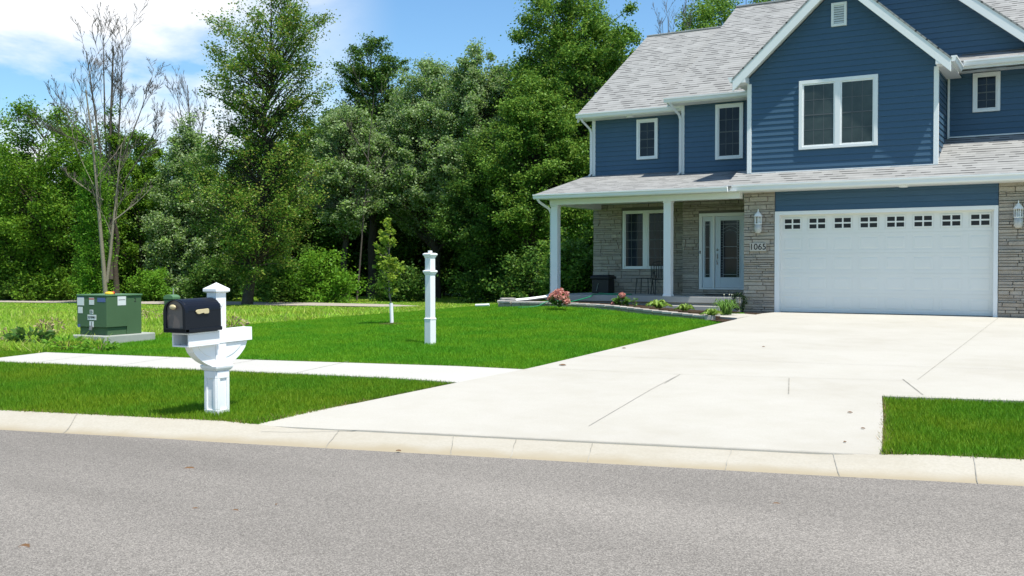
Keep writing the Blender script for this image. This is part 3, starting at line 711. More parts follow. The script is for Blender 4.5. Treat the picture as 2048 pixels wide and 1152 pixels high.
# garage door: five sections of pressed panels, eight small windows in the top one
gd = MB(); X0, X1, Z1 = -6.715, -1.865, 2.43; yd = YG + .14
gd.box(X0, X1, yd + .007, yd + .05, .0, Z1)
nw = 8; nh = 5; ph = Z1 / nh; pw = (X1 - X0) / nw
for r_ in range(nh):
    gd.box(X0, X1, yd, yd + .008, r_ * ph + .004, r_ * ph + .075); gd.box(X0, X1, yd, yd + .008, (r_ + 1) * ph - .075, (r_ + 1) * ph - .004)
    for c in range(nw + 1):
        xx = X0 + c * pw; a, b = max(X0, xx - .065), min(X1, xx + .065); gd.box(a, b, yd + .0005, yd + .0078, r_ * ph + .075, (r_ + 1) * ph - .075)
    if r_ < nh - 1:
        for c in range(nw):
            a, b = X0 + c * pw + .10, X0 + (c + 1) * pw - .10; z0, z1 = r_ * ph + .11, (r_ + 1) * ph - .11
            i = .025
            k = len(gd.v); gd.v += [(a, yd + .0065, z0), (b, yd + .0065, z0), (b, yd + .0065, z1), (a, yd + .0065, z1), (a + i, yd + .001, z0 + i), (b - i, yd + .001, z0 + i), (b - i, yd + .001, z1 - i), (a + i, yd + .001, z1 - i)]
            gd.f += [tuple(k + q for q in f) for f in ((4, 5, 6, 7), (0, 1, 5, 4), (1, 2, 6, 5), (2, 3, 7, 6), (3, 0, 4, 7))]
door = gd.build('garage_door', DOORWHITE, house, .002)
gd_f, gd_p = [], []
for c in range(nw):
    cxx = X0 + (c + .5) * pw; z0, z1 = Z1 - ph + .125, Z1 - ph + .365; a, b = cxx - .19, cxx + .19; zc = (z0 + z1) / 2
    fm = MB(); t = .03
    fm.box(a - t, a, yd - .015, yd + .011, z0 - t, z1 + t); fm.box(b, b + t, yd - .015, yd + .011, z0 - t, z1 + t); fm.box(a, b, yd - .015, yd + .011, z1, z1 + t); fm.box(a, b, yd - .015, yd + .011, z0 - t, z0)
    fm.box(cxx - .018, cxx + .018, yd - .012, yd + .010, z0, z1); fm.box(a, cxx - .018, yd - .012, yd + .010, zc - .018, zc + .018); fm.box(cxx + .018, b, yd - .012, yd + .010, zc - .018, zc + .018)
    pm = MB()
    for xa, xb in ((a, cxx - .018), (cxx + .018, b)):
        for za, zb in ((z0, zc - .018), (zc + .018, z1)): pm.box(xa, xb, yd - .004, yd + .0105, za, zb)
    wv = fm.v + pm.v
    o = fm.build('door_window', DOORWHITE, door); o.data.materials.append(DARK)
    # panes belong to the same small window: second material slot
    nb = len(o.data.polygons); bm = bmesh.new(); bm.from_mesh(o.data); me2 = pm.mesh('p'); n0 = len(bm.faces); bm.from_mesh(me2); bm.faces.ensure_lookup_table()
    for fc in bm.faces[n0:]: fc.material_index = 1
    bmesh.ops.recalc_face_normals(bm, faces=bm.faces[n0:]); bm.to_mesh(o.data); bm.free(); bpy.data.meshes.remove(me2)
MB().box(X0, X1, yd + .005, yd + .04, -.03, .002).build('rubber_seal', DARK, door)
m = MB(); m.box(-6.812, -6.70, YG - .03, YG + .20, -.02, 2.50); m.box(-1.88, -1.788, YG - .03, YG + .20, -.02, 2.50); m.box(-6.70, -1.88, YG - .03, YG + .20, 2.41, 2.50); m.build('garage_door_frame', WHITE, house, .004)
# garage interior floor edge, soffit lights
for px_, py_, yy, zz in ((1807, 372, 24.55, 2.985), (1260, 233, 27.15, 5.548)):
    p = at_z(px_, py_, zz); MB().lathe((p.x, p.y, zz - .03), [(.09, 0), (.11, .015), (.11, .04)], 16).build('soffit_light', WHITE, house)

# wall lanterns either side of the garage door
LGLASS = mat('seeded_glass', (.55, .55, .52), .25, .5, noise=(25, .6, (.35, .33, .29)))
def lantern(x, y, z):
    root = MB()
    root.lathe((x, y - .10, z + .40), [(.11, 0), (.10, .02), (.075, .06), (.03, .11), (.012, .13), (.016, .15), (.006, .19)], 12)   # roof and finial
    for k in range(6):
        a = k * math.pi / 3; root.tube([(x + .085 * math.cos(a), y - .10 + .085 * math.sin(a), z + .22), (x + .085 * math.cos(a), y - .10 + .085 * math.sin(a), z + .40)], .008, 4)
    root.lathe((x, y - .10, z + .19), [(.07, 0), (.10, .02), (.10, .035)], 12)
    root.box(x - .055, x + .055, y - .02, y, z + .05, z + .36); root.tube([(x, y - .02, z + .12), (x, y - .07, z + .14), (x, y - .10, z + .2)], .014, 6)
    o = root.build('wall_lantern', WHITE, house, smooth=False)
    MB().lathe((x, y - .10, z + .225), [(.03, 0), (.035, .05), (.02, .13), (.008, .17)], 8).build('bulb', mat('bulb_glass', (.6, .6, .58), .2, .5), o)
    MB().lathe((x, y - .10, z - .02), [(.05, 0), (.085, .03), (.095, .10), (.095, .21)], 14).build('glass_bowl', LGLASS, o, smooth=True)
lantern(-7.20, YG - .035, 1.985); lantern(-1.38, YG - .035, 2.0)
# house number stone
pl = MB().box(-7.43, -7.02, YG - .06, YG, 1.515, 1.725).build('number_plaque', mat('plaque_stone', (.52, .485, .42), .8, .2, noise=(12, .4, (.46, .425, .37))), house, .006)
PLM = mat('number_black', (.008, .008, .008), .7, .1)
me = text_mesh('1065', .215); link('digits', me, PLM, pl, xf=Matrix.Translation((-7.225, YG - .062, 1.622)) @ Matrix.Rotation(math.pi / 2, 4, 'X'))

# ------------------------------------------------------------------ mailbox on its post
BLACK = mat('black_powder_coat', (.006, .008, .014), .4, .25)
BRASS = mat('pale_gold_paint', (.55, .47, .27), .4, .5, noise=(20, .3, (.45, .38, .2)))
MX, MY = -7.80, 7.35; MG = float(ground_z(MX, MY)) - .01
mail = thing('mailbox', (MX, MY, MG), 'large black arched mailbox with gold flag on a white panelled post by the kerb', 'mailbox')
m = MB(); m.sq((0, 0, -.1), [(.082, 0), (.082, .56)])
for sgn in (0, 1, 2, 3):                                       # raised rails leave a sunk panel on each face
    for a, b, z0, z1 in ((-.0825, .0825, -.05, .06), (-.0825, .0825, .38, .455), (-.0825, -.045, .06, .38), (.045, .0825, .06, .38)):
        k = len(m.v); m.box(a, b, -.096, -.08, z0, z1)
        ca, sa = [(1, 0), (0, 1), (-1, 0), (0, -1)][sgn]
        m.v[k:] = [(x * ca - y * sa, x * sa + y * ca, z) for x, y, z in m.v[k:]]
m.build('post_base', WHITEPOST, mail, .004)
m = MB(); m.sq((0, 0, .457), [(.092, 0), (.104, .012), (.115, .03), (.118, .045), (.118, .055), (.09, .075), (.07, .09)]); m.build('post_collar', WHITEPOST, mail, .003)
m = MB(); m.sq((0, 0, .54), [(.068, 0), (.068, .72)])
m.build('post_shaft', WHITEPOST, mail, .004)
m = MB(); m.prism([(.0685, -.03, 1.16), (.0685, .03, 1.16), (.0685, .0, 1.11)], (.006, 0, 0)); m.prism([(-.04, -.0685, 1.05), (.04, -.0685, 1.05), (.04, -.0685, 1.19), (-.04, -.0685, 1.19)], (0, -.007, 0))
m.build('post_panel', WHITEPOST, mail, .003)
m = MB(); m.sq((0, 0, 1.26), [(.075, 0), (.096, .012), (.096, .04), (.0, .105)]); m.build('post_cap', WHITEPOST, mail, .003)
tilt = Matrix.Translation((0, 0, .80)) @ Matrix.Rotation(R(1.3), 4, 'X')
# arm with an open newspaper slot to the front
m = MB(); w_ = .118
m.box(-w_, w_, -.475, -.07, -.062, -.046); m.box(-w_, w_, -.475, -.07, .062, .078); m.box(-w_, -w_ + .016, -.475, -.07, -.046, .062); m.box(w_ - .016, w_, -.475, -.07, -.046, .062); m.box(-w_ + .016, w_ - .016, -.09, -.07, -.046, .062)
arm = m.build('newspaper_holder', WHITEPOST, mail, .003, xf=tilt)
m = MB(); m.box(-.062, .0735, -.069, .43, -.06, .078); m.build('rear_arm', WHITEPOST, mail, .003, xf=tilt)
pts = [(0, -.38 + .76 * k / 24, -.064 - .24 * math.sin(math.pi * k / 24) ** .62) for k in range(25)]
m = MB(); m.prism([(-.05, y, z) for _, y, z in pts], (.10, 0, 0)); m.build('curved_bracket', WHITEPOST, mail, xf=tilt)
pts = [(0, -.30 + .60 * k / 24, -.066 - .15 * math.sin(math.pi * k / 24) ** .62) for k in range(25)]
m = MB(); m.prism([(.044, y, z) for _, y, z in pts], (.012, 0, 0)); m.build('bracket_panel', WHITEPOST, mail, xf=tilt)
# box
def arch(hw, hs, rise, n=14, y=0, z0=0):
    return [(-hw, y, z0), (-hw, y, z0 + hs)] + [(-hw * math.cos(math.pi * k / n), y, z0 + hs + rise * math.sin(math.pi * k / n)) for k in range(1, n)] + [(hw, y, z0 + hs), (hw, y, z0)]
BZ = .085; yf, yb = -.545, -.072
m = MB(); m.prism(arch(.148, .185, .115, y=yf + .03, z0=BZ + .03), (0, yb - yf - .03, 0)); body = m.build('box_body', BLACK, mail, .004, xf=tilt)
m = MB(); m.box(-.158, .158, yf, yb + .005, BZ, BZ + .038); m.build('box_floor', BLACK, mail, .004, xf=tilt)
ou, inn = arch(.158, .19, .125, y=yf, z0=BZ + .01), arch(.118, .175, .10, y=yf, z0=BZ + .045)
m = MB(); nn = len(ou)
for i in range(nn):
    j = (i + 1) % nn
    m.v += []; m.poly([ou[i], ou[j], inn[j], inn[i]])
    a, b = Vector(ou[i]), Vector(ou[j]); d = Vector((0, .045, 0)); m.poly([a, b, b + d, a + d])
    a, b = Vector(inn[i]), Vector(inn[j]); d = Vector((0, .02, 0)); m.poly([a, b, b + d, a + d])
m.build('door_rim', BLACK, mail, xf=tilt)
m = MB(); m.prism([(x, yf + .018, z) for x, _, z in inn], (0, .012, 0))
dr_ = m.build('box_door', mat('grey_brown_door', (.125, .105, .095), .4, .4, noise=(5, .5, (.16, .135, .12))), mail, xf=tilt)
m = MB(); m.lathe((0, 0, 0), [(.0, -.018), (.03, -.014), (.042, 0), (.03, .012), (.02, .02)], 14, sc=(1.15, .62))
m.v = [(x - .01, yf - .006 - z * .8, BZ + .045 + .21 + y) for x, y, z in m.v]; m.build('door_knob', BRASS, dr_, smooth=True)
fp = [(-.02, .0), (0, -.028), (.03, -.036), (.10, -.022), (.125, -.036), (.18, -.036), (.195, -.022), (.195, .022), (.18, .034), (.10, .03), (.02, .028), (-.01, .02)]
m = MB(); m.prism([(.150, yf + .15 + a*.78, BZ + .205 + b * .72) for a, b in fp], (.014, 0, 0)); m.build('flag', BRASS, mail, .003, xf=tilt)
m = MB(); m.box(.148, .151, yf + .06, yb, BZ + .212, BZ + .216); m.build('seam', BLACK, mail, xf=tilt)

# ------------------------------------------------------------------ lamp post on the lawn (no lamp fitted yet)
p = on_ground(860.5, 688)
lamp = thing('lamp_post', p - Vector((0, 0, .01)), 'tall white square post with two collars standing on the lawn, no lamp fitted', 'post', rz=R(-8))
k = (p - EYE).dot(FW) / F                                      # metres per photo pixel there
s = lambda px_: px_ * k
hb, hs_, hc = .072, .064, .094
m = MB(); m.sq((0, 0, -.1), [(hb, 0), (hb, s(50) + .1)]); m.build('base_block', WHITEPOST, lamp, .003)
m = MB(); m.sq((0, 0, s(50)), [(hb + .004, 0), (hb + .006, s(2)), (hs_ + .001, s(4))]); m.build('base_moulding', WHITEPOST, lamp)
m = MB(); m.sq((0, 0, s(53)), [(hs_, 0), (hs_, s(122))]); m.build('shaft', WHITEPOST, lamp, .003)
for z in (s(139), s(173)):
    m = MB(); m.sq((0, 0, z), [(hs_ + .001, 0), (hs_ + .012, s(2)), (hs_ + .012, s(3.2)), (hc - .006, s(5)), (hc, s(6)), (hc, s(8.5)), (hs_ + .002, s(10))]); m.build('collar', WHITEPOST, lamp, .002)
m = MB(); m.sq((0, 0, s(181)), [(.028, 0), (.028, s(6)), (.02, s(6.6))]); m.build('tenon', WHITEPOST, lamp, .002)

# ------------------------------------------------------------------ pad-mounted transformer
TG = mat('transformer_green', (.072, .135, .066), .5, .3, noise=(3, .4, (.060, .115, .055)))
PADM = mat('grey_pad', (.36, .38, .34), .9, .1, noise=(4, .5, (.30, .33, .28)), bump=(60, .4, .01))
LABEL = mat('white_sticker', (.68, .70, .70), .5, .3); INK = mat('black_ink', (.03, .03, .03), .6, .2)
BLUE = mat('blue_sticker', (.09, .13, .30), .5, .3); YEL = mat('yellow_plastic', (.75, .50, .04), .5, .3); REDM = mat('red_plastic', (.5, .05, .03), .5, .3)
pc = on_ground(209, 690); tz = pc.z
tr_ = thing('transformer', pc, 'green metal electrical transformer box with white stickers on a concrete pad', 'transformer', rz=R(4))
kk = (pc - EYE).dot(FW) / F
PW, PD, PH = .90, 1.26, .165
m = MB(); m.box(-PW, 0, 0, PD, -.15, PH); m.build('concrete_pad', PADM, tr_, .02)
W_, D_, H_ = .79, .86, .765; ox, oy = -.05, .10; z0 = PH; bz = z0 + .15
m = MB(); m.box(ox - W_ + .02, ox - .03, oy + .05, oy + .50, z0, bz); m.box(ox - W_ + .02, ox - .012, oy + .50, oy + D_, z0, z0 + H_ - .02); m.build('tank', TG, tr_, .008)
m = MB(); m.box(ox - W_, ox, oy, oy + .50, bz + .004, z0 + H_ - .02); m.build('cabinet_hood', TG, tr_, .008)
m = MB(); m.box(ox - W_ - .01, ox + .01, oy - .01, oy + D_ + .01, z0 + H_ - .02, z0 + H_ + .01); m.build('lid', mat('faded_green', (.10, .20, .10), .5, .3), tr_, .006)
def stick(name, x0, x1, z_0, z_1, m_=LABEL): return MB().box(ox - W_ + x0, ox - W_ + x1, oy - .004, oy, z0 + H_ - z_1, z0 + H_ - z_0).build(name, m_, tr_)
stick('sticker', .01, .19, .05, .20); stick('sticker', .03, .15, .23, .35); stick('sticker', .33, .46, .05, .185)
stick('sticker', .01, .19, .035, .05, BLUE); stick('sticker', .55, .76, .05, .13, BLUE); stick('sticker', .02, .08, .61 - .05, .67 - .05, BLUE)
def numlab(x0, x1, z_0, z_1, txt, size):
    o = stick('number_label', x0, x1, z_0, z_1)
    link('lettering', text_mesh(txt, size), INK, o, xf=Matrix.Translation((ox - W_ + (x0 + x1) / 2, oy - .006, z0 + H_ - (z_0 + z_1) / 2)) @ Matrix.Rotation(math.pi / 2, 4, 'X'))
numlab(.345, .435, .28, .36, '25', .07); numlab(.285, .515, .375, .475, '3270981', .060); numlab(.335, .445, .50, .61, '1', .12)
MB().box(ox - W_ + .33, ox - W_ + .46, oy - .0052, oy - .003, z0 + H_ - .085, z0 + H_ - .062).build('warning_bar', REDM, tr_)
o = MB().box(ox, ox + .004, oy + .26, oy + .46, z0 + H_ - .20, z0 + H_ - .03).build('sticker', LABEL, tr_)
MB().box(ox + .0035, ox + .0055, oy + .28, oy + .44, z0 + H_ - .10, z0 + H_ - .09).build('print_line', INK, o)
me = text_mesh('2', .11); link('stencil_number', me, INK, tr_, xf=Matrix.Translation((ox - .011, oy + .70, z0 + H_ - .11)) @ Matrix.Rotation(math.pi / 2, 4, 'Z') @ Matrix.Rotation(math.pi / 2, 4, 'X'))
m = MB(); m.tube([(ox - W_ + .39, oy - .01, bz + .03), (ox - W_ + .39, oy - .03, bz - .05)], .03, 8); m.build('padlock_cover', mat('dull_steel', (.22, .22, .22), .5, .4, .6), tr_)
p = Vector((ox - .13, oy + .18, z0 + H_ + .01))
cap_ = thing('plastic_marker', Matrix.Translation(tr_.location) @ Matrix.Rotation(R(4), 4, 'Z') @ p, 'small yellow plastic cap lying on top of the green transformer', 'cap')
MB().lathe((0, 0, 0), [(.10, 0), (.10, .025), (.07, .05), (.02, .055)], 14, sc=(1.0, .7)).build('cap_body', YEL, cap_, smooth=True)
MB().lathe((.05, .05, .0), [(.035, 0), (.03, .045), (.01, .06)], 10).build('red_tip', REDM, cap_, smooth=True)

# utility pedestal behind the mailbox, with a thin grey stake
pp = on_ground(344, 655)
ped = thing('utility_pedestal', pp, 'green plastic utility pedestal with rounded top, behind the mailbox', 'pedestal', rz=R(6))
kp = (pp - EYE).dot(FW) / F; hp = 66 * kp; hw = .145
m = MB(); m.box(-hw, hw, -hw * .8, hw * .8, -.05, hp - .12); m.build('pedestal_base', TG, ped, .02)
m = MB(); m.prism([(-hw - .01, -hw * .8 - .01, hp - .115)] + [(-(hw + .01) * math.cos(math.pi * k / 12), -hw * .8 - .01, hp - .07 + .07 * math.sin(math.pi * k / 12)) for k in range(13)] + [(hw + .01, -hw * .8 - .01, hp - .115)], (0, hw * 1.6 + .02, 0))
m.build('pedestal_cap', bpy.data.materials['faded_green'], ped, .008)
ps = on_ground(347, 648)
st = MB().tube([(0, 0, -.1), (0, 0, 76 * kp)], .012, 6).build('marker_stake', mat('grey_metal', (.4, .4, .4), .5, .4, .5))
st.location = ps; tag(st, 'thin grey metal stake rising behind the green pedestal', 'stake')

# ------------------------------------------------------------------ flower bed and the things on the porch
def bedz(x, y): return ground_z(x, y) + .12
edge = [(-13.85, 23.95), (-14.0, 23.5), (-13.75, 23.05), (-13.3, 22.92), (-12.3, 23.05), (-11.5, 23.2), (-10.9, 23.18), (-10.3, 22.98), (-9.6, 22.62), (-9.0, 22.32), (-8.4, 22.05), (-7.8, 21.80), (-7.45, 21.66)]
bed_poly = edge + [(-7.38, 22.3), (-8.3, 22.75), (-8.3, 24.1), (-7.65, 24.4), (-7.65, 24.7), (-13.0, 24.7)]
def zbed(x, y): return np.interp(x, [-14, -12.5, -10.5, -8.8, -7.4], [.20, .20, .14, .06, .0])
o = sheet('mulch_bed', bed_poly, zbed, SOIL, off=-.02, step=.3, skirt=.3); o['kind'] = 'structure'
m = MB(); r_ = random.Random(8); dist = 0
pts = []
for a, b in zip(edge[:-1], edge[1:]):
    a, b = Vector(a), Vector(b); n = max(1, round((b - a).length / .28)); pts += [a.lerp(b, i / n) for i in range(n)]
pts.append(Vector(edge[-1]))
cap = MB()
for a, b in zip(pts[:-1], pts[1:]):
    d = (b - a); L_ = d.length; d.normalize(); nrm = Vector((d.y, -d.x))
    zt_ = float(zbed((a.x + b.x) / 2, 0)) + .015; zg = float(ground_z((a.x + b.x) / 2, (a.y + b.y) / 2)) - .08
    zz = zt_ - .055
    q = a + d * .004; e = b - d * .004
    rows = [(zz, zt_, .03, cap)]
    while zz > zg: rows.append((zz - .095, zz - .004, .0, m)); zz -= .095
    for z0_, z1_, ov, mm in rows:
        j = r_.uniform(-.008, .008)
        c0, c1 = q + nrm * (.06 + ov + j), e + nrm * (.06 + ov + j); c2, c3 = e - nrm * .12, q - nrm * .12
        mm.prism([(c.x, c.y, z0_) for c in (c0, c1, c2, c3)], (0, 0, z1_ - z0_))
bw = thing('bed_wall', (0, 0, 0), 'low curving tan block wall edging the flower bed before the porch', 'garden wall')
m.build('block_course', BLOCK, bw, .008); cap.build('cap_course', mat('light_cap_block', (.42, .40, .36), .95, .1, island=[(.36, .33, .29), (.48, .46, .42), (.42, .39, .34)], bump=(40, .7, .02)), bw, .008)
m = MB(); m.prism([(-7.52, 21.60, -.25), (-7.34, 21.60, -.25), (-7.34, 21.84, -.25), (-7.52, 21.84, -.25)], (0, 0, .27)); m.prism([(-7.36, 21.50, -.25), (-7.2, 21.50, -.25), (-7.2, 21.7, -.25), (-7.36, 21.7, -.25)], (0, 0, .13)); m.build('end_block', bpy.data.materials['light_cap_block'], bw, .01)
wk = [(-8.25, 22.80), (-6.865, 21.9), (-6.865, 23.6), (-7.3, 24.0), (-8.0, 24.1), (-8.25, 24.1)]
o = sheet('walkway', wk, lambda x, y: zbed(x, y) * 0 - .03 + 0 * x, CONC, off=.0, step=.5, skirt=.3); o['kind'] = 'structure'
o = sheet('mulch_strip', [(-7.42, 21.55), (-6.87, 21.0), (-6.87, 21.88), (-7.4, 22.2)], lambda x, y: ground_z(x, y) * 0 - .075 + 0 * x, SOIL, off=0, step=.3, skirt=.2); o['kind'] = 'structure'
o = sheet('mulch_strip', [(-7.3, 24.02), (-6.87, 23.62), (-6.87, 24.82), (-7.6, 24.82)], lambda x, y: 0 * x - .028, SOIL, off=0, step=.3, skirt=.2); o['kind'] = 'structure'
sp = MB(); sp.prism([(-.3, -.14, 0), (.3, -.10, 0), (.3, .10, 0), (-.3, .14, 0)], (0, 0, .05)); sp.box(-.28, .28, -.13, -.10, .05, .10); sp.box(-.28, .28, .10, .13, .05, .10); sp.box(.25, .3, -.1, .1, .05, .10)
o = sp.build('splash_block', mat('splash_concrete', (.45, .43, .40), .9, .1, noise=(12, .5, (.36, .34, .31))), None, .01); o.scale = (.7, .7, .8); o.location = (-13.75, 23.45, .20); o.rotation_euler = (0, 0, R(-130))
tag(o, 'pale concrete splash block under the end of the porch downspout', 'splash block')
o = MB().tube([(-14.35, 22.75, .09), (-14.1, 22.76, .10), (-13.95, 22.8, .11)], .035, 8).build('drain_pipe', WHITE); tag(o, 'short white plastic drain pipe lying on the grass at the bed corner', 'pipe')

def leafy(pts_list): pass
PINK = leaf_mat('coral_petals', [(.52, .21, .16), (.66, .34, .27), (.58, .26, .20), (.74, .48, .42)], .3)
HYDL = leaf_mat('hydrangea_leaf', [(.05, .13, .02), (.10, .22, .04)], .3)
HOSTA = leaf_mat('hosta_leaf', [(.16, .30, .04), (.30, .42, .10), (.10, .22, .03)], .3)
LILY = leaf_mat('lily_leaf', [(.07, .17, .03), (.14, .28, .05)], .3)
rng = np.random.default_rng(5)
def cards(centers, size, up=.5, ar=.55, seed=0, fold=.25):
    """one folded leaf (two triangles sharing the midrib, 4 points) at each centre"""
    g_ = np.random.default_rng(seed); n = len(centers)
    d = g_.normal(size=(n, 3)); d[:, 2] *= .6; d /= np.linalg.norm(d, axis=1)[:, None]
    nn_ = g_.normal(size=(n, 3)); nn_[:, 2] += up * 2; s_ = np.cross(d, nn_); s_ /= np.linalg.norm(s_, axis=1)[:, None] + 1e-9
    nrm = np.cross(s_, d)
    sz = (np.asarray(size) * g_.uniform(.65, 1.3, n))[:, None]
    c = np.asarray(centers)
    a = c - d * sz * .5; b = c + d * sz * .5; m1 = c + s_ * sz * ar * .5 + nrm * sz * fold * .3; m2 = c - s_ * sz * ar * .5 + nrm * sz * fold * .3
    v = np.stack([a, m1, b, m2], 1).reshape(-1, 3); f = np.arange(4 * n).reshape(n, 4)
    return v, f
def ball(n, c, r, g_): 
    d = g_.normal(size=(n, 3)); d /= np.linalg.norm(d, axis=1)[:, None]
    return np.array(c) + d * (np.array(r) * (g_.uniform(.35, 1, n) ** .5)[:, None])
def hydrangea(x, y, z, r, heads, label, seed):
    g_ = np.random.default_rng(seed); t = thing('hydrangea', (x, y, z), label, 'shrub')
    v, f = cards(ball(170, (0, 0, r * .55), (r, r, r * .55), g_), .11, .6, .7, seed); link('foliage', fast_mesh('foliage', v, quads=f), HYDL, t)
    st_ = MB()
    for i in range(9): a = g_.uniform(0, 6.28); st_.tube([(0, 0, -.05), (r * .6 * math.cos(a), r * .6 * math.sin(a), r * .7)], .006, 4)
    st_.build('stem', mat('stem_brown', (.12, .09, .05), .9, .1), t)
    for (hx, hy, hz, hr) in heads:
        v, f = cards(ball(130, (hx, hy, hz), (hr, hr, hr * .85), g_), .045, .3, .9, seed + 3); link('flower_head', fast_mesh('flower_head', v, quads=f), PINK, t)
    return t
def bp(px_, py_): 
    z = .15
    for _ in range(12): p = at_z(px_, py_, z); z = float(zbed(p.x, 0)) - .02
    return p
p = bp(1118, 611); g_ = np.random.default_rng(2)
hydrangea(p.x, p.y, p.z, .26, [(-.20, -.05, .16, .10), (-.10, -.16, .24, .11), (.02, -.10, .33, .11), (.10, -.18, .22, .11), (.20, -.05, .17, .11), (.0, .05, .36, .10), (.28, -.12, .10, .09), (-.18, .1, .28, .09), (.14, .1, .28, .1)], 'large hydrangea full of coral pink flower heads at the porch corner post', 31)
p = bp(1243, 611)
hydrangea(p.x, p.y, p.z, .22, [(.06, -.10, .27, .09), (-.16, -.16, .05, .05)], 'smaller hydrangea with one main pink flower head, in the middle of the bed', 37)
def hosta(px_, py_, r, n, label, seed):
    p = bp(px_, py_); t = thing('hosta', p, label, 'plant', group='hostas in the flower bed'); g_ = np.random.default_rng(seed)
    m = MB()
    for i in range(n):
        a = i * 2.4 + g_.uniform(-.3, .3); q = g_.uniform(.35, 1) * r; h = r * (1.0 - .55 * q / r) * g_.uniform(.6, 1.0); wd = r * g_.uniform(.22, .34)
        c, s_ = math.cos(a), math.sin(a); P = []
        for tt, ww, hh in ((.15, .15, .3), (.45, .8, .85), (.7, 1, 1.0), (.9, .6, .85), (1.05, .02, .62)):
            x, y, z = q * tt * c, q * tt * s_, h * hh
            P.append(((x - s_ * wd * ww * .5, y + c * wd * ww * .5, z + .02), (x, y, z - .01), (x + s_ * wd * ww * .5, y - c * wd * ww * .5, z + .02)))
        b = len(m.v)
        for row in P: m.v += row
        for k in range(4):
            for j in range(2): m.f.append((b + k * 3 + j, b + k * 3 + j + 1, b + k * 3 + j + 4, b + k * 3 + j + 3))
    m.build('leaves', HOSTA, t, recalc=False); return t
hosta(1316, 620, .36, 46, 'yellow green hosta, widest of the three, between hydrangea and porch step', 3)
hosta(1370, 624, .27, 34, 'low yellow green hosta right of the widest one, before the step', 4)
hosta(1424, 634, .27, 38, 'yellow green hosta spilling over the block wall end', 5)
p = bp(1452, 629); t = thing('daylily', p, 'tall clump of arching strap leaves beside the porch step', 'plant'); m = MB(); g_ = np.random.default_rng(9)
for i in range(120):
    a = g_.uniform(0, 6.28); h = g_.uniform(.20, .40); q = g_.uniform(.10, .40); wd = .011; c, s_ = math.cos(a), math.sin(a); b = len(m.v); bx, by = g_.normal(size=2) * .05
    for tt, hh, ww in ((0, 0, .7), (.3, .6, 1), (.65, .95, .9), (1, .9 - q, .1)):
        x, y, z = bx + q * tt * c, by + q * tt * s_, h * hh; m.v += [(x - s_ * wd * ww, y + c * wd * ww, z), (x + s_ * wd * ww, y - c * wd * ww, z)]
    for k in range(3): m.f.append((b + 2 * k, b + 2 * k + 1, b + 2 * k + 3, b + 2 * k + 2))
m.build('leaves', LILY, t, recalc=False)
m = MB()
for i in range(3): a = g_.uniform(-.25, .25); m.tube([(a * .3, 0, 0), (a, 0, .48)], .002, 4); m.lathe((a, 0, .46), [(.004, 0), (.013, .015), (.008, .03)], 6)
m.build('flower_stalk', mat('pale_flower', (.7, .68, .5), .6, .2), t)
def sprig(px_, py_, h, n, label, colmat, seed, name='seedling', r=.1):
    p = bp(px_, py_); g_ = np.random.default_rng(seed); t = thing(name, p, label, 'plant')
    v, f = cards(ball(n, (0, 0, h * .6), (r, r, h * .5), g_), .06, .4, .5, seed); link('foliage', fast_mesh('foliage', v, quads=f), colmat, t)
    MB().tube([(0, 0, -.03), (0.01, 0, h * .8)], .006, 4).build('stem', bpy.data.materials['stem_brown'], t)
sprig(1270, 615, .22, 40, 'thin small seedling between hydrangea and hosta', LILY, 14)
sprig(1362, 613, .25, 45, 'small dark leafy plant against the porch foundation', HYDL, 15, r=.12)
DARKL = leaf_mat('dark_yew_leaf', [(.012, .028, .012), (.025, .05, .02)], .15)
sprig(1478, 626, .48, 420, 'dark round evergreen shrub in shade at the stone pier', DARKL, 16, 'evergreen_shrub', .2)

# on the porch
PZ = .355
bx_ = thing('storage_bin', (-12.47, 26.85, PZ), 'black plastic bin with overhanging lid on the porch left of the window', 'bin')
m = MB(); m.prism([(-.27, -.22, 0), (.27, -.22, 0), (.27, .22, 0), (-.27, .22, 0)], (0, 0, .42)); m.build('bin_body', DARK, bx_, .02)
m = MB(); m.box(-.31, .31, -.26, .26, .42, .50); m.box(-.27, .27, -.22, .22, .50, .54); m.build('bin_lid', DARK, bx_, .02)
m = MB(); m.tube([(-.05, -.235, .30), (-.10, -.27, .06)], .008, 6); m.build('hose_lead', mat('hose_lead_grey', (.25, .28, .22), .5, .3), bx_)
CH = mat('dark_chair_metal', (.02, .022, .022), .5, .4)
ch = thing('patio_chair', (-10.42, 26.35, PZ), 'dark metal patio chair half hidden behind the white porch column', 'chair', rz=R(35))
m = MB(); m.box(-.25, .25, -.24, .24, .41, .44); m.build('seat', CH, ch, .012)
m = MB()
for k in range(9): xx = -.2 + .05 * k; m.box(xx - .014, xx + .014, .235, .25, .46, .86)
m.tube([(-.25, .24, .43), (-.25, .27, .80), (-.18, .28, .90), (0, .285, .93), (.18, .28, .90), (.25, .27, .80), (.25, .24, .43)], .014, 6); m.build('backrest', CH, ch)
for a in (-1, 1):
    for b in (-1, 1): MB().tube([(a * .23, b * .21, .42), (a * .26, b * .26, 0)], .015, 6).build('leg', CH, ch)
    MB().tube([(a * .25, .25, .68), (a * .29, .0, .66), (a * .28, -.22, .63), (a * .25, -.23, .43)], .013, 6).build('armrest', CH, ch)
tb = thing('side_table', (-11.10, 26.72, PZ), 'small dark wire side table against the stone wall under the window', 'table')
m = MB()
for k in range(8): xx = -.19 + .054 * k; m.box(xx - .005, xx + .005, -.2, .2, .44, .45)
for k in range(8): xx = -.19 + .054 * k; m.box(-.2, .2, xx - .005, xx + .005, .45, .458)
m.build('table_top', CH, tb)
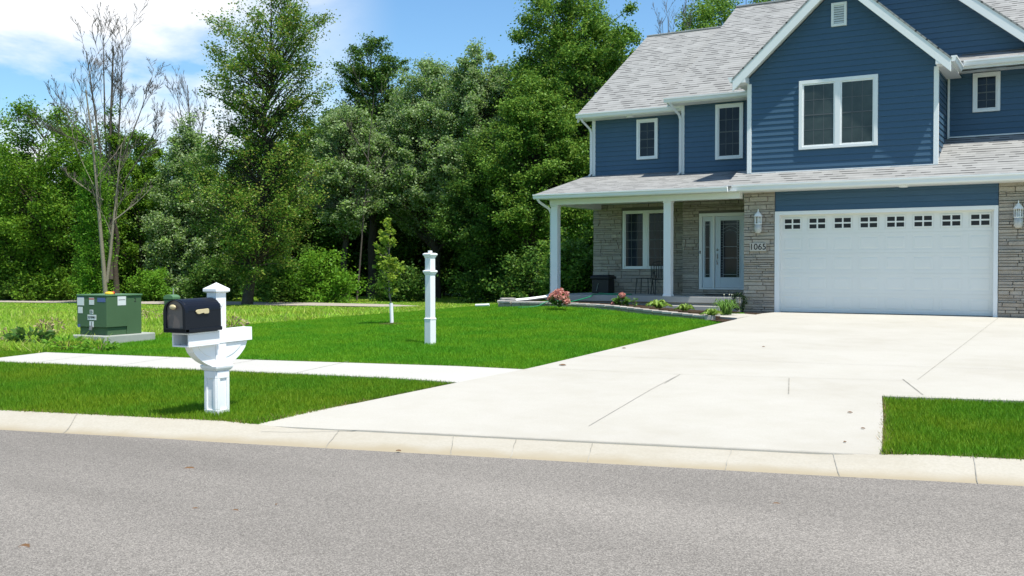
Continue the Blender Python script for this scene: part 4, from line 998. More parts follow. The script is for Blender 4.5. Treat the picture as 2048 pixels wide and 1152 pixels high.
for a in (-1, 1):
    for b in (-1, 1): MB().tube([(a * .17, b * .17, .44), (a * .20, b * .20, 0)], .012, 6).build('leg', CH, tb)
HOSE = mat('green_hose', (.01, .22, .10), .35, .5)
hp_ = [(-12.35, 26.3, PZ + .015), (-12.0, 25.9, PZ + .015), (-11.3, 25.6, PZ + .015), (-10.9, 25.3, PZ + .015), (-11.3, 25.05, PZ + .015), (-11.75, 25.2, PZ + .015), (-11.9, 24.95, PZ + .015), (-11.72, 24.55, PZ + .02), (-11.70, 24.45, PZ - .01), (-11.78, 24.2, .28), (-11.95, 23.6, .20), (-12.1, 23.15, .235), (-12.25, 22.92, .22), (-12.45, 22.7, .10), (-12.85, 22.45, .07)]
def smooth(pts, n=6):
    P = [Vector(p) for p in pts]; P = [P[0]] + P + [P[-1]]; out = []
    for i in range(1, len(P) - 2):
        for k in range(n):
            t = k / n; a, b, c, d = P[i - 1:i + 3]
            out.append(.5 * ((2 * b) + (-a + c) * t + (2 * a - 5 * b + 4 * c - d) * t * t + (-a + 3 * b - 3 * c + d) * t ** 3))
    return out + [P[-2]]
o = MB().tube(smooth(hp_), .014, 8).build('garden_hose', HOSE, smooth=True); tag(o, 'green garden hose running off the porch edge into the flower bed', 'hose')
o = MB().box(-.42, .42, -.26, .26, 0, .018).build('doormat', mat('dark_coir', (.03, .022, .016), 1, .05, bump=(90, 1, .01)), None, .006); o.location = (-8.62, 26.2, PZ + .001)
tag(o, 'dark doormat on the porch slab in front of the white front door', 'doormat')

# ------------------------------------------------------------------ trees
BARK = mat('grey_brown_bark', (.085, .072, .056), .95, .1, noise=(9, .6, (.05, .042, .034)), bump=(25, .8, .03))
PALEBARK = mat('weathered_grey_wood', (.25, .225, .165), .9, .1, noise=(7, .6, (.22, .19, .15)), bump=(25, .8, .02))
TWIG = mat('dead_twig_grey', (.115, .10, .085), .9, .1, noise=(6, .5, (.075, .066, .055)))
G_MID = leaf_mat('mid_green_leaf', [(.038, .11, .014), (.090, .205, .024), (.25, .40, .07), (.13, .26, .03), (.055, .14, .018)], .33, rough=.42)  # tree leaf ramps: brighter and darker tones paint in sun highlights and shade
G_YEL = leaf_mat('yellow_green_leaf', [(.050, .130, .012), (.105, .235, .018), (.21, .36, .038), (.125, .265, .02), (.065, .155, .014)], .34, rough=.42)
G_DARK = leaf_mat('dark_green_leaf', [(.020, .062, .012), (.055, .140, .022), (.17, .29, .05), (.075, .175, .026), (.030, .082, .014)], .30, rough=.42)
G_SILV = leaf_mat('silver_leaf', [(.042, .12, .018), (.115, .24, .034), (.29, .44, .10), (.06, .15, .024)], .30, back=(.33, .44, .22), rough=.4)
G_COT = leaf_mat('cottonwood_leaf', [(.045, .130, .018), (.100, .225, .028), (.20, .33, .042), (.30, .30, .07), (.12, .25, .03), (.055, .15, .02)], .34, rough=.35)
G_BRT = leaf_mat('bright_leaf', [(.08, .21, .016), (.13, .31, .026), (.18, .36, .035)], .4)

def branch(m, a, b, r0, r1, sag, g_, n=5, sides=5):
    a, b = Vector(a), Vector(b); P = []; Rr = []; L_ = (b - a).length
    mid = a.lerp(b, .5) + Vector((g_.normal() * .06 * L_, g_.normal() * .06 * L_, sag * L_))
    for k in range(n + 1):
        t = k / n; P.append((1 - t) ** 2 * a + 2 * t * (1 - t) * mid + t * t * b); Rr.append(r0 + (r1 - r0) * t)
    m.tube(P, Rr, sides, cap=False)
def tree(name, label, base, H, prof, trunk_r, nclump, per, leaf, lm, seed, bark=BARK, clump=.16, group=None, trunk_top=.85, lean=(0, 0), fill=.35, flat=.75, up=.5, cat='tree', offs=None, keep=None, parts=True):
    """prof: (height fraction, crown radius) pairs; leaves sit in clumps at the ends of limbs"""
    g_ = np.random.default_rng(seed); t = thing(name, base, label, cat, group=group)
    if H > 4: per = int(per * 1.55); leaf *= .80
    hs_ = np.array([p[0] for p in prof]) * H; rs = np.array([p[1] for p in prof]); rmax = rs.max()
    m = MB(); P = []; Rr = []
    for k in range(9):
        q = k / 8; P.append((lean[0] * q + g_.normal() * .012 * H * min(1, k / 3), lean[1] * q + g_.normal() * .012 * H * min(1, k / 3), -.2 + (H * trunk_top + .2) * q)); Rr.append(trunk_r * ((1 - q) ** .8 * .92 + .08) * (1.35 if k == 0 else 1))
    m.tube(P, Rr, 8, cap=False); PT = [Vector(p) for p in P]
    def trunk_at(z):
        q = min(max((z + .2) / (H * trunk_top + .2), 0), 1) * 8; i = min(int(q), 7); return PT[i].lerp(PT[i + 1], q - i), Rr[i]
    zz = np.linspace(hs_[0], hs_[-1], 200); wgt = np.interp(zz, hs_, rs) ** 1.4 + .02; wgt /= wgt.sum()
    cs = []; tries = 0
    while len(cs) < nclump and tries < nclump * 20:
        tries += 1
        z = g_.choice(zz, p=wgt); r = float(np.interp(z, hs_, rs)); a = g_.uniform(0, 2 * math.pi); q = r * math.sqrt(g_.uniform(fill ** 2, 1)) * g_.uniform(.86, 1.06)
        c = (lean[0] * z / H + q * math.cos(a), lean[1] * z / H + q * math.sin(a), z)
        if keep and not keep(*c): continue
        cs.append(c)
    pts = []
    def leaves_on(a, b, n):
        q = g_.uniform(.45, 1.0, n)[:, None]; A, B = np.array(a), np.array(b)
        pts.append(A + (B - A) * q + g_.normal(size=(n, 3)) * clump * rmax * .55)
    for c in cs:
        cr_ = clump * rmax * g_.uniform(.65, 1.3); n = int(per * g_.uniform(.6, 1.4))
        q = g_.normal(size=(n, 3)) * cr_ * .42; q[:, 2] *= flat
        ov = np.array([c[0] - lean[0] * c[2] / H, c[1] - lean[1] * c[2] / H, (.25 + .4 * g_.random()) * rmax]) + g_.normal(size=3) * .35 * rmax; ov /= np.linalg.norm(ov)
        q += (q @ ov)[:, None] * ov[None, :] * g_.uniform(.3, 1.1)
        pts.append(np.array(c) + q)
        hz = max(.12 * H, c[2] - (.5 + .35 * g_.random()) * math.hypot(c[0], c[1]) - .1)
        o_, ro = trunk_at(min(hz, H * trunk_top * .97)); branch(m, o_, c, min(ro * .35, .022 + .008 * rmax), .008, .10, g_); leaves_on(o_, c, int(per * .22))
    pts = np.concatenate(pts)
    v, f = cards(pts, leaf, up, .62, seed + 1)
    m.build('trunk', bark, t, smooth=True, recalc=False)
    link('crown', fast_mesh('crown', v, quads=f), lm, t)
    return t
def base_at(px_, dep):
    """ground point seen in photo column px_, dep metres away"""
    d = ray(px_, 538 + 1.4 * F / dep); p = EYE + d * (dep / F); return Vector((p.x, p.y, float(ground_z(p.x, p.y))))
def px2m(px_, dep): return px_ * dep / F

# left: rounded bushy tree
d = 47; b = base_at(88, d)
tree('bushy_tree', 'rounded yellow green tree at the far left edge of the wood', b, px2m(388, d), [(.03, 2.0), (.2, 3.2), (.45, 3.9), (.7, 3.6), (.88, 2.4), (1, .6)], .22, 260, 190, .15, G_YEL, 101, clump=.15)
d = 52; b = base_at(-60, d)
tree('bushy_tree', 'dense green tree cut off by the left edge of the view', b, px2m(330, d), [(.03, 2.5), (.3, 4.0), (.6, 3.8), (.85, 2.4), (1, .6)], .22, 170, 190, .18, G_MID, 102, clump=.16)
d = 49; b = base_at(285, d)
tree('upright_tree', 'narrow yellow green tree behind the bare forked trunk', b, px2m(330, d), [(.03, 1.2), (.3, 1.9), (.6, 1.8), (.85, 1.1), (1, .3)], .16, 120, 180, .15, G_YEL, 103)
# silver leaved poplar
d = 47; b = base_at(378, d)
tree('silver_poplar', 'silvery white leaved poplar left of the tall cottonwood', b, px2m(355, d), [(.02, 1.5), (.25, 1.9), (.5, 1.7), (.75, 1.25), (.95, .5), (1, .2)], .16, 170, 190, .14, G_SILV, 104, clump=.18, up=.2)
# cottonwood
d = 39.5; b = base_at(492, d)
cot = [(.06, .5), (.12, 1.6), (.22, 2.1), (.33, 2.7), (.42, 2.75), (.50, 2.4), (.56, 2.0), (.64, 2.2), (.74, 2.65), (.83, 2.7), (.90, 2.2), (.96, 1.4), (1.0, .7)]
tree('cottonwood', 'tallest loose crowned cottonwood standing at the path behind the mailbox', b, px2m(632, d), cot, .18, 360, 100, .125, G_COT, 105, clump=.15, lean=(.9, .9), fill=.15, trunk_top=.93, flat=.8)
# dark wood behind it and to the right
d = 50; b = base_at(745, d)
tree('open_crowned_tree', 'dark tree with thin open top showing its limbs, right of the cottonwood', b, px2m(520, d), [(.28, 1.2), (.4, 2.0), (.55, 1.6), (.72, 1.5), (.88, 1.9), (1, .7)], .26, 190, 130, .14, G_DARK, 106, clump=.15)
d = 46; b = base_at(690, d)
tree('silver_maple', 'silver maple with pale turned leaves, low and left of the wood', b, px2m(395, d), [(.36, 1.0), (.48, 1.9), (.65, 1.8), (.88, 1.2), (1, .4)], .18, 150, 180, .14, G_SILV, 107, clump=.17, up=.25)
d = 48; b = base_at(868, d)
tree('silver_maple', 'broad silver maple with whitish leaf clusters in the middle of the wood', b, px2m(468, d), [(.28, 1.6), (.42, 3.0), (.6, 2.9), (.82, 2.3), (.94, 1.3), (1, .4)], .28, 330, 190, .14, G_SILV, 108, clump=.13, up=.3)
d = 46; b = base_at(960, d)
tree('silver_maple', 'tall silver maple whose top stands just left of the highest trees', b, px2m(500, d), [(.30, 1.2), (.42, 2.2), (.6, 2.2), (.84, 1.6), (.95, 1.0), (1, .6)], .22, 240, 190, .14, G_SILV, 109, clump=.15, up=.45)
d = 44; b = base_at(1150, d)
tree('big_maple', 'highest maple, rising behind the left end of the house roof', b, px2m(640, d), [(.26, 2.2), (.38, 3.4), (.55, 3.4), (.75, 3.2), (.88, 2.6), (.96, 1.5), (1, .5)], .32, 380, 190, .145, G_MID, 110, clump=.125, fill=.3)
d = 41; b = base_at(1075, d)
tree('leafy_tree', 'leafy green tree in front of the highest maple, beside the porch', b, px2m(430, d), [(.24, 1.4), (.40, 2.6), (.6, 2.4), (.85, 1.6), (1, .4)], .2, 240, 190, .135, G_MID, 111, clump=.15)
d = 43; b = base_at(985, d)
tree('leafy_tree', 'dark leafy tree in the shade behind the lamp post', b, px2m(350, d), [(.22, 1.4), (.40, 2.5), (.6, 2.2), (.85, 1.4), (1, .4)], .2, 190, 190, .14, G_DARK, 112, clump=.16)
d = 62; b = base_at(1425, d)
tree('big_maple', 'green tree top seen above the roof ridge', b, px2m(560, d), [(.3, 3.0), (.6, 4.4), (.85, 3.8), (.96, 2.2), (1, .6)], .3, 150, 150, .2, G_MID, 113, clump=.15)
d = 64; b = base_at(1500, d)
tree('big_maple', 'taller green tree top at the upper roof ridge', b, px2m(640, d), [(.3, 3.0), (.6, 4.2), (.85, 3.6), (.96, 2.2), (1, .6)], .3, 130, 150, .2, G_MID, 114, clump=.15)
# wood behind: a few meshes repeated
def dup(root, loc, rz, sc, label):
    r = root.copy(); COL.objects.link(r); r.location = loc; r.rotation_euler = (0, 0, rz); r.scale = (sc, sc, sc); r['label'] = label
    for c in list(root.children): k = c.copy(); COL.objects.link(k); k.parent = r
    return r
wood = []
places = [(-120, 60, .95), (30, 56, .78), (170, 56, .74), (240, 60, .95), (330, 57, .80), (430, 55, .84), (520, 52, .80), (600, 53, .95), (660, 56, 1.02), (720, 58, 1.1), (800, 54, 1.10), (880, 57, 1.18), (950, 55, 1.15), (1030, 54, 1.25), (1100, 52, 1.3), (1190, 50, 1.25), (1260, 56, 1.3), (1340, 58, 1.2)]
first = None
where = ['far left', 'behind the rounded tree', 'behind the ivy trunk', 'behind the forked bare tree', 'behind the silver poplar', 'left behind the cottonwood', 'right behind the cottonwood', 'beyond the cottonwood branches', 'behind the low silver maple', 'behind the open crowned tree', 'behind the sapling', 'behind the broad silver maple', 'behind the tall silver maple', 'left of the highest maple', 'behind the highest maple', 'behind the porch corner', 'behind the low roof ridge', 'behind the house roof']
for i, (px_, dep, sc) in enumerate(places):
    b = base_at(px_, dep); lab = 'dark wood tree ' + where[i]
    if i < 2:
        t = tree('wood_tree', lab, b, 10.0, [(.02, 2.4), (.25, 3.0), (.5, 3.0), (.75, 2.4), (.92, 1.3), (1, .4)], .22, 210, 170, .18, G_DARK, 130 + i, clump=.15, group='trees making up the dark wood')
        t.scale = (sc, sc, sc); wood.append(t)
    else: dup(wood[i % 2], b, i * 1.7, sc, lab)
# undergrowth along the edge of the wood
def shrub(px_, dep, H, rr, lm, label, seed, n=40, per=120, leaf=.13, name='shrub'):
    b = base_at(px_, dep)
    return tree(name, label, b, H, [(.02, rr * .8), (.4, rr), (.8, rr * .7), (1, .15)], .04, n, per, leaf, lm, seed, clump=.3, group='undergrowth at the edge of the wood', cat='shrub', fill=.1)
shrub(640, 43, 2.3, 1.7, G_BRT, 'bright green bush right of the cottonwood trunk', 201, 60)
shrub(560, 43, 1.6, 1.2, G_MID, 'low green bush just right of the cottonwood trunk', 202)
shrub(305, 44, 1.5, 1.0, G_BRT, 'bright green bush behind the green pedestal', 203)
shrub(430, 45, 1.7, 1.3, G_DARK, 'dark bush behind the white mailbox post', 204)
shrub(100, 45, 1.9, 1.6, G_YEL, 'yellow green bush at the wood edge left of the transformer', 205)
shrub(20, 46, 1.6, 1.6, G_MID, 'green bush at the far left wood edge', 206)
shrub(800, 44, 1.6, 1.3, G_DARK, 'dark low bush right of the sapling', 208)
shrub(970, 42, 1.6, 1.4, G_DARK, 'dark bush at the far edge of the lawn', 210)
shrub(1060, 38, 1.9, 1.3, G_DARK, 'dark bush behind the splash block', 211)
shrub(1145, 34, 2.6, 1.2, G_MID, 'green bush seen under the porch roof beside the column', 212, 60)

# bare trees
def bare(name, label, base, stems, seed, bark, twig_len=1.0, depth=4, r0=.1, group=None, kids=4, spread=.55):
    g_ = np.random.default_rng(seed); t = thing(name, base, label, 'tree', group=group); m = MB(); tw = MB()
    def grow(p, d, L_, r, lev):
        P = [p]; Rr = [r]; q = p.copy(); dd = d.copy(); n = 5
        for k in range(n):
            dd = (dd + Vector(g_.normal(size=3)) * (.022 if lev == 0 else .11) + Vector((0, 0, .03))).normalized(); q = q + dd * L_ / n; P.append(q.copy()); Rr.append(r * (1 - .75 * (k + 1) / n))
        (m if lev < 2 else tw).tube(P, Rr, 6 if lev < 2 else 3, cap=False)
        if lev >= depth: return
        nk = kids + (2 if lev < 2 else 0)
        for k in range(nk):
            f_ = g_.uniform(.3, 1.0); i = min(int(f_ * n), n - 1); s_ = P[i].lerp(P[i + 1], f_ * n - i)
            ax_ = Vector(g_.normal(size=3)); ax_.z *= .4; nd = (dd + ax_.normalized() * spread * g_.uniform(.6, 1.3) + Vector((0, 0, .22))).normalized()
            grow(s_, nd, L_ * g_.uniform(.25, .48) * (1.15 - .55 * f_), max(Rr[i] * (.24 if lev == 0 else .45), .0085), lev + 1)
    for (off, dirv, L_, r) in stems: grow(Vector(off), Vector(dirv).normalized(), L_, r, 0)
    m.build('trunk', bark, t, smooth=True, recalc=False); tw.build('twigs', TWIG, t, recalc=False)
    return t
d = 40; b = base_at(213, d)
def rel(x, z, y=0): v = RT * x + Vector((FW.x, FW.y, 0)) * y; return (v.x, v.y, z)
bare('bare_tree', 'dead forked tree with pale slender twin trunks behind the transformer', b, [((0, 0, -.2), rel(-.25, 7.0), 8.8, .10), (rel(.02, .9), rel(.60, 3.8, .2), 5.6, .075), (rel(.35, 3.4), rel(1.6, 1.3), 1.9, .035), (rel(-.1, 4.2), rel(-1.5, 1.0), 1.8, .03)], 301, PALEBARK, depth=3, kids=6, spread=.65)
d = 43; b = base_at(222, d)
bare('bare_tree', 'tall dead grey tree with many upright leaders rising behind the pale forked tree', b, [((0, 0, 1), rel(.10, 9.5), 10.0, .11), (rel(-.2, 5.2), rel(-.75, 5.0), 5.6, .06), (rel(.15, 5.0), rel(.55, 5.6), 6.0, .055), (rel(.2, 5.4), rel(1.5, 3.6), 4.6, .038), (rel(.2, 4.6), rel(2.0, 2.8), 4.0, .034), (rel(-.3, 6.6), rel(-3.2, 1.0), 3.4, .034), (rel(-.1, 5.6), rel(-.3, 5), 6.0, .05), (rel(-.2, 6.2), rel(-2.2, 2.2), 3.6, .03)], 302, TWIG, depth=3, kids=7, spread=.7)
d = 52; b = base_at(390, d)
bare('bare_tree', 'small bare grey tree top showing above the silver poplar', b, [((0, 0, 4), rel(0, 7), 7.0, .08), (rel(0, 6), rel(-.8, 4), 4.5, .05), (rel(0, 6), rel(.8, 4), 4.5, .05), (rel(0, 6), rel(2.4, 3), 4.5, .05)], 303, TWIG, depth=3, kids=6)
d = 45; b = base_at(735, d)
bare('bare_tree', 'dead branches hanging grey in front of the dark wood above the sapling', b, [(rel(-.5, -.2), rel(.9, 8.0), 9.4, .05), (rel(.12, 5.0), rel(-1.8, .1), 2.6, .035), (rel(.1, 4.5), rel(-1.7, -.3), 2.3, .03), (rel(.12, 5.6), rel(-1.4, .7), 2.3, .03), (rel(.1, 4.8), rel(-1.3, -.6), 1.9, .026), (rel(.15, 6.2), rel(-.9, 1.5), 2.2, .03)], 304, TWIG, depth=2, kids=6, spread=.6)
d = 58; b = base_at(840, d)
bare('bare_tree', 'fine bare twigs rising above the broad silver maple', b, [((0, 0, 5), rel(0, 7), 7.6, .07), (rel(0, 7), rel(.6, 5), 5.4, .04), (rel(0, 7), rel(-.5, 5), 5, .04)], 305, TWIG, depth=3, kids=6)
d = 60; b = base_at(1345, d)
bare('bare_tree', 'bare twigs rising above the lower roof ridge', b, [((0, 0, 6), rel(0, 9), 10.4, .08), (rel(0, 9), rel(.9, 6), 7, .05), (rel(0, 9), rel(-.9, 6), 7, .05)], 306, TWIG, depth=3, kids=6)
# ivy covered trunk left of the forked tree
d = 41; b = base_at(188, d)
tree('ivy_trunk', 'slim trunk thickly wrapped in ivy, left of the pale forked tree', b, 6.6, [(.0, .55), (.3, .58), (.6, .5), (.85, .35), (1, .15)], .12, 90, 130, .11, G_BRT, 311, clump=.7, fill=.3)
d = 43.2; b = base_at(232, d)
tree('ivy_trunk', 'upper trunk wrapped in ivy behind the fork of the pale tree', b, px2m(395, d), [(.5, .5), (.65, .4), (.8, .32), (1, .12)], .13, 50, 130, .12, G_YEL, 312, clump=.6, fill=.3)
# young sapling on the lawn with a white trunk guard
p = on_ground(784, 648); ds = (p - EYE).dot(FW); Hs = px2m(212, ds)
SAPL = leaf_mat('sapling_leaf', [(.20, .33, .03), (.32, .43, .06), (.15, .26, .025)], .4)
sapling = tree('sapling', 'young sapling with a white trunk guard on the lawn left of the lamp post', p, Hs, [(.30, .10), (.42, .26), (.52, .30), (.60, .26), (.70, .30), (.82, .24), (.93, .15), (1, .05)], 0.022, 46, 32, .085, SAPL, 320, clump=.24, fill=.25, lean=(-.12, -.05), trunk_top=.98, bark=PALEBARK)
MB().tube([(.0, 0, -.05), (-.01, 0, .20), (-.02, -.005, px2m(42, ds))], .042, 10).build('trunk_guard', WHITEPOST, sapling)
o = MB().lathe((p.x + .05, p.y - .02, p.z - .03), [(.36, 0), (.34, .04), (.1, .06)], 18, sc=(1, .9)).build('mulch_ring', SOIL); o['kind'] = 'structure'

# ------------------------------------------------------------------ grass
def blades(name, poly_list, dens, h, wd, m_, seed, holes=(), kind='stuff', lean_=.35, patch=None):
    g_ = np.random.default_rng(seed); X = []; Y = []
    for poly in poly_list:
        xs = [p[0] for p in poly]; ys = [p[1] for p in poly]; A = (max(xs) - min(xs)) * (max(ys) - min(ys))
        n = int(A * dens); x = g_.uniform(min(xs), max(xs), n); y = g_.uniform(min(ys), max(ys), n)
        ok = inside(poly, x, y)
        for hpoly in holes: ok &= ~inside(hpoly, x, y)
        x, y = x[ok], y[ok]
        dep = x * FW.x + y * FW.y; lat = x * RT.x + y * RT.y
        ok = (dep > 4) & (np.abs(lat) < dep * .515 + 2.0)
        keep_p = np.clip((13.0 / np.maximum(dep, 1)) ** 1.5, .06, 1)             # farther blades are fewer and wider
        ok &= g_.random(len(x)) < keep_p
        X.append(x[ok]); Y.append(y[ok])
    x = np.concatenate(X); y = np.concatenate(Y); n = len(x); dep = x * FW.x + y * FW.y
    grow = np.clip(dep / 13.0, 1, 4) ** .75
    z = ground_z(x, y) - .022
    hh = h * g_.uniform(.55, 1.25, n)
    if patch is not None: hh *= patch(x, y, g_) * np.where(dep > 32, .3, 1)
    ww = wd * grow * g_.uniform(.7, 1.3, n); a = g_.uniform(0, 2 * math.pi, n); l_ = lean_ * hh * g_.uniform(.1, 1.4, n); b_ = g_.uniform(0, 2 * math.pi, n)
    p0 = np.stack([x - np.cos(a) * ww / 2, y - np.sin(a) * ww / 2, z], 1); p1 = np.stack([x + np.cos(a) * ww / 2, y + np.sin(a) * ww / 2, z], 1)
    p2 = np.stack([x + np.cos(b_) * l_, y + np.sin(b_) * l_, z + hh + .02], 1)
    v = np.stack([p0, p1, p2], 1).reshape(-1, 3)
    o = link(name, fast_mesh(name, v, tris=np.arange(3 * n).reshape(n, 3)), m_); o['kind'] = kind
    return o, n
def lawn_mat(name, cols, patches):
    m = leaf_mat(name, cols, .30, rough=.55); t = m.node_tree; l = t.links.new
    tcn = t.nodes.new('ShaderNodeTexCoord'); n = t.nodes.new('ShaderNodeTexNoise'); n.inputs['Scale'].default_value = .9; n.inputs['Detail'].default_value = 5
    l(tcn.outputs['Object'], n.inputs['Vector'])
    mrn = t.nodes.new('ShaderNodeMapRange'); mrn.inputs['From Min'].default_value = .40; mrn.inputs['From Max'].default_value = .62; mrn.inputs['To Max'].default_value = .95
    l(n.outputs['Fac'], mrn.inputs['Value'])
    cr = [k for k in t.nodes if k.type == 'VALTORGB'][0]; mx = t.nodes.new('ShaderNodeMix'); mx.data_type = 'RGBA'
    l(mrn.outputs['Result'], mx.inputs[0]); l(cr.outputs['Color'], mx.inputs[6])
    mx2 = t.nodes.new('ShaderNodeMix'); mx2.data_type = 'RGBA'; mx2.blend_type = 'MULTIPLY'; mx2.inputs[0].default_value = 1
    l(cr.outputs['Color'], mx2.inputs[6]); mx2.inputs[7].default_value = (*patches, 1); l(mx2.outputs[2], mx.inputs[7])
    b = t.nodes['Principled BSDF']; l(mx.outputs[2], b.inputs['Base Color'])
    hsn = [k for k in t.nodes if k.type == 'HUE_SAT'][0]; l(mx.outputs[2], hsn.inputs['Color'])
    return m
LAWN = lawn_mat('lawn_blade', [(.054, .220, .007), (.085, .300, .011), (.14, .365, .019), (.068, .255, .009)], (1.65, 1.15, 1.1))
STRIP = lawn_mat('kerb_grass_blade', [(.058, .200, .006), (.095, .265, .010), (.15, .32, .018), (.072, .22, .008)], (1.6, 1.08, 1.1))
FIELD = lawn_mat('field_blade', [(.17, .38, .022), (.26, .50, .035), (.37, .57, .08), (.21, .43, .024), (.44, .48, .17)], (1.2, .95, 1.0))
walk_lo = [(-10.75, 9.93), (-6.885, 10.60)]
strip = [uvp(-26, 8.57), (-7.0, 7.01 - .0), (-7.02, 8.6), (-6.93, 10.5), (-10.75, 9.86), uvp(-12.2, 12.40), uvp(-12.35, 13.9), uvp(-26, 14.0)]
strip[1] = uvp(-5.10, 8.57)
island = [uvp(.66, 8.575), (-1.50, 8.95), (-1.72, 10.3), (-1.99, 11.76), uvp(4.6, 11.83), uvp(4.6, 8.575)]
lawnp = [(-12.17, 11.17), (-6.90, 12.36), (-6.885, 21.0), (-7.45, 21.60), (-7.8, 21.72), (-8.4, 21.97), (-9.0, 22.24), (-9.6, 22.54), (-10.3, 22.9), (-10.9, 23.1), (-11.5, 23.12), (-12.3, 22.97), (-13.3, 22.84), (-13.8, 22.98), (-14.08, 23.5), (-13.9, 24.0), (-13.2, 24.7), (-13.2, 34), (-18.7, 34), (-18.9, 22.5), (-18.6, 18.7), (-17.4, 14.8), (-16.2, 13.2), uvp(-12.25, 13.98)]
tp = tr_.location; ca, sa = math.cos(R(4)), math.sin(R(4))
pad = [(tp.x + a * ca - b * sa, tp.y + a * sa + b * ca) for a, b in ((-PW, 0), (0, 0), (0, PD), (-PW, PD))]
o, n1 = blades('lawn_grass', [lawnp], 5600, .044, .009, LAWN, 1, holes=[pad], lean_=.95); tag(o, 'dark green mown lawn grass between the sidewalk and the house')
o, n2 = blades('kerb_grass', [strip, island], 6500, .052, .010, STRIP, 2, lean_=.8); tag(o, 'mown grass of the strips between the kerb and the sidewalk')
pathp = [(p.x, p.y) for p in pth]
fieldp = [uvp(-12.4, 13.98), (-16.2, 13.2), (-17.4, 14.8), (-18.6, 18.7), (-18.9, 22.5), (-18.7, 34), (-24, 41), (-60, 41), (-50, 26), (-34, 16), uvp(-20, 13.95)]
def tall(x, y, g_): 
    q = np.sin(x * 1.3 + np.sin(y * .9) * 2) * np.sin(y * 1.1 + x * .4); return 1 + .7 * np.clip(q, -.5, 1) + (g_.random(len(x)) < .06) * .9
o, n3 = blades('meadow_grass', [fieldp], 2600, .105, .026, FIELD, 3, holes=[pad, pathp], lean_=1.1, patch=tall); tag(o, 'tall yellow green weedy grass of the empty lot')


# weeds along the sidewalk end of the empty lot
WEED = leaf_mat('dock_leaf', [(.03, .09, .02), (.06, .15, .03), (.10, .2, .04)], .3)
DRYW = leaf_mat('dry_seed_head', [(.35, .27, .15), (.5, .40, .25), (.25, .19, .10)], .2)
def weed(px_, py_, r, h, n, m_, label, seed, size=.12):
    p = on_ground(px_, py_); g_ = np.random.default_rng(seed); t = thing('weed', p, label, 'weed', group='weeds in the empty lot')
    v, f = cards(ball(n, (0, 0, h * .55), (r, r, h * .5), g_), size, .5, .5, seed); link('foliage', fast_mesh('foliage', v, quads=f), m_, t)
    st_ = MB()
    for i in range(7): a = g_.uniform(0, 6.28); st_.tube([(0, 0, -.03), (r * .6 * math.cos(a), r * .6 * math.sin(a), h * .8)], .006, 4)
    st_.build('stem', bpy.data.materials['stem_brown'], t)
weed(62, 694, .42, .34, 150, WEED, 'dark broad leaved weed left of the transformer pad', 401, .17)
weed(88, 680, .20, .42, 110, DRYW, 'pale dried weed head nearest the dark broad leaved weed', 402, .06)
weed(112, 674, .20, .40, 100, DRYW, 'pale dried weed head closest to the transformer pad', 403, .06)
weed(22, 690, .24, .34, 90, DRYW, 'brown dried weed at the left edge of the view', 404, .06)
weed(135, 700, .45, .22, 170, G_BRT, 'bright green leafy weed at the front left of the concrete pad', 405, .10)
weed(200, 702, .40, .16, 130, G_BRT, 'low bright green weed before the corner of the concrete pad', 406, .09)
weed(462, 656, .45, .26, 170, DRYW, 'dark brown dried weed patch behind the mailbox arm', 407, .07)
weed(300, 642, .35, .32, 110, DRYW, 'tan dried weeds between transformer and pedestal', 408, .06)

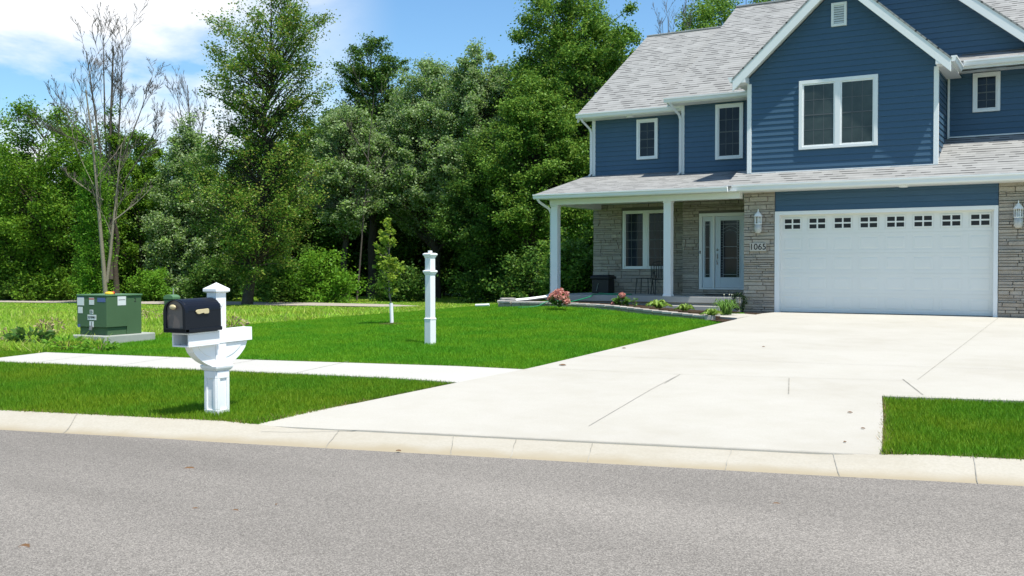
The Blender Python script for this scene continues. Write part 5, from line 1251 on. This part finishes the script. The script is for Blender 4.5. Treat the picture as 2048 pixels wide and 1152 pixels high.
# dry leaves blown on to the road and the driveway
LEAFB = mat('dry_leaf_brown', (.16, .09, .045), .8, .15)
def fallen(px_, py_, sz, ang, fn, off, label):
    z = -.5
    for _ in range(20): p = at_z(px_, py_, z); z = float(fn(p.x, p.y)) + off
    m = MB(); L_ = sz; b_ = 0
    for i, (a, w_) in enumerate(((-.5, .02), (-.2, .26), (.15, .30), (.5, .02))):
        m.v += [(a * L_, -w_ * L_, .004 + .03 * sz * (i % 2)), (a * L_, 0, .001), (a * L_, w_ * L_, .006 + .1 * sz * (i in (1, 2)))]
    for k in range(3):
        for j in range(2): m.f.append((k * 3 + j, k * 3 + j + 1, k * 3 + j + 4, k * 3 + j + 3))
    o = m.build('fallen_leaf', LEAFB); o.location = (p.x, p.y, z + .004); o.rotation_euler = (0, 0, ang)
    tag(o, label, 'leaf', 'dry leaves blown on to the pavement')
roadz = lambda x, y: -.548
for i, (x, y, sz, a) in enumerate([(378, 940, .11, .5), (470, 1024, .06, .2), (980 / 2.048, 1026, .05, 1.0), (1553, 1011, .07, .3), (555, 1012, .05, 2), (48, 1096, .09, .1), (390, 1020, .05, .7)]):
    if i != 2: fallen(x, y, sz, a, roadz, .0, 'small dry brown leaf lying on the grey asphalt')
for x, y, sz, a in [(1125, 731, .11, .2), (1248, 697, .07, .1), (1527, 694, .05, .4), (797, 903, .05, .2), (1690, 885, .035, 1), (1700, 826, .05, .1), (1726, 858, .04, .1)]:
    fallen(x, y, sz, a, drive_z, .008, 'small dry brown leaf lying on the pale driveway')

EDGE = lawn_mat('edge_blade', [(.10, .20, .015), (.22, .20, .07), (.30, .25, .12), (.07, .17, .012)], (1.2, 1.0, 1.0))
def band(pts, wd=.07):
    P = [Vector(p) for p in pts]; out = []
    for a, b in zip(P[:-1], P[1:]):
        n_ = (b - a).normalized(); n_ = Vector((-n_.y, n_.x)) * wd / 2
        out.append([tuple(a - n_), tuple(b - n_), tuple(b + n_), tuple(a + n_)])
    return out
bands = band([(-6.91, 12.4), (-6.905, 21.3)]) + band([(-12.17, 11.14), (-6.9, 12.36)]) + band([uvp(-5.15, 8.60), (-7.02, 8.6), (-6.93, 10.5)]) + band([(-6.93, 10.52), (-10.75, 9.87), uvp(-12.2, 12.38)]) \
    + band([(-1.50, 8.95), (-1.72, 10.3), (-2.0, 11.76), uvp(4.6, 11.83)]) + band([uvp(-26, 8.6), uvp(-5.2, 8.6)], .05) + band([uvp(.66, 8.6), uvp(4.6, 8.6)], .05) + band([uvp(-12.25, 13.95), (-12.17, 11.14)])
o, n4 = blades('edge_grass', bands, 3200, .038, .012, EDGE, 6, lean_=1.2); tag(o, 'dry ragged grass along the edges of the paving')
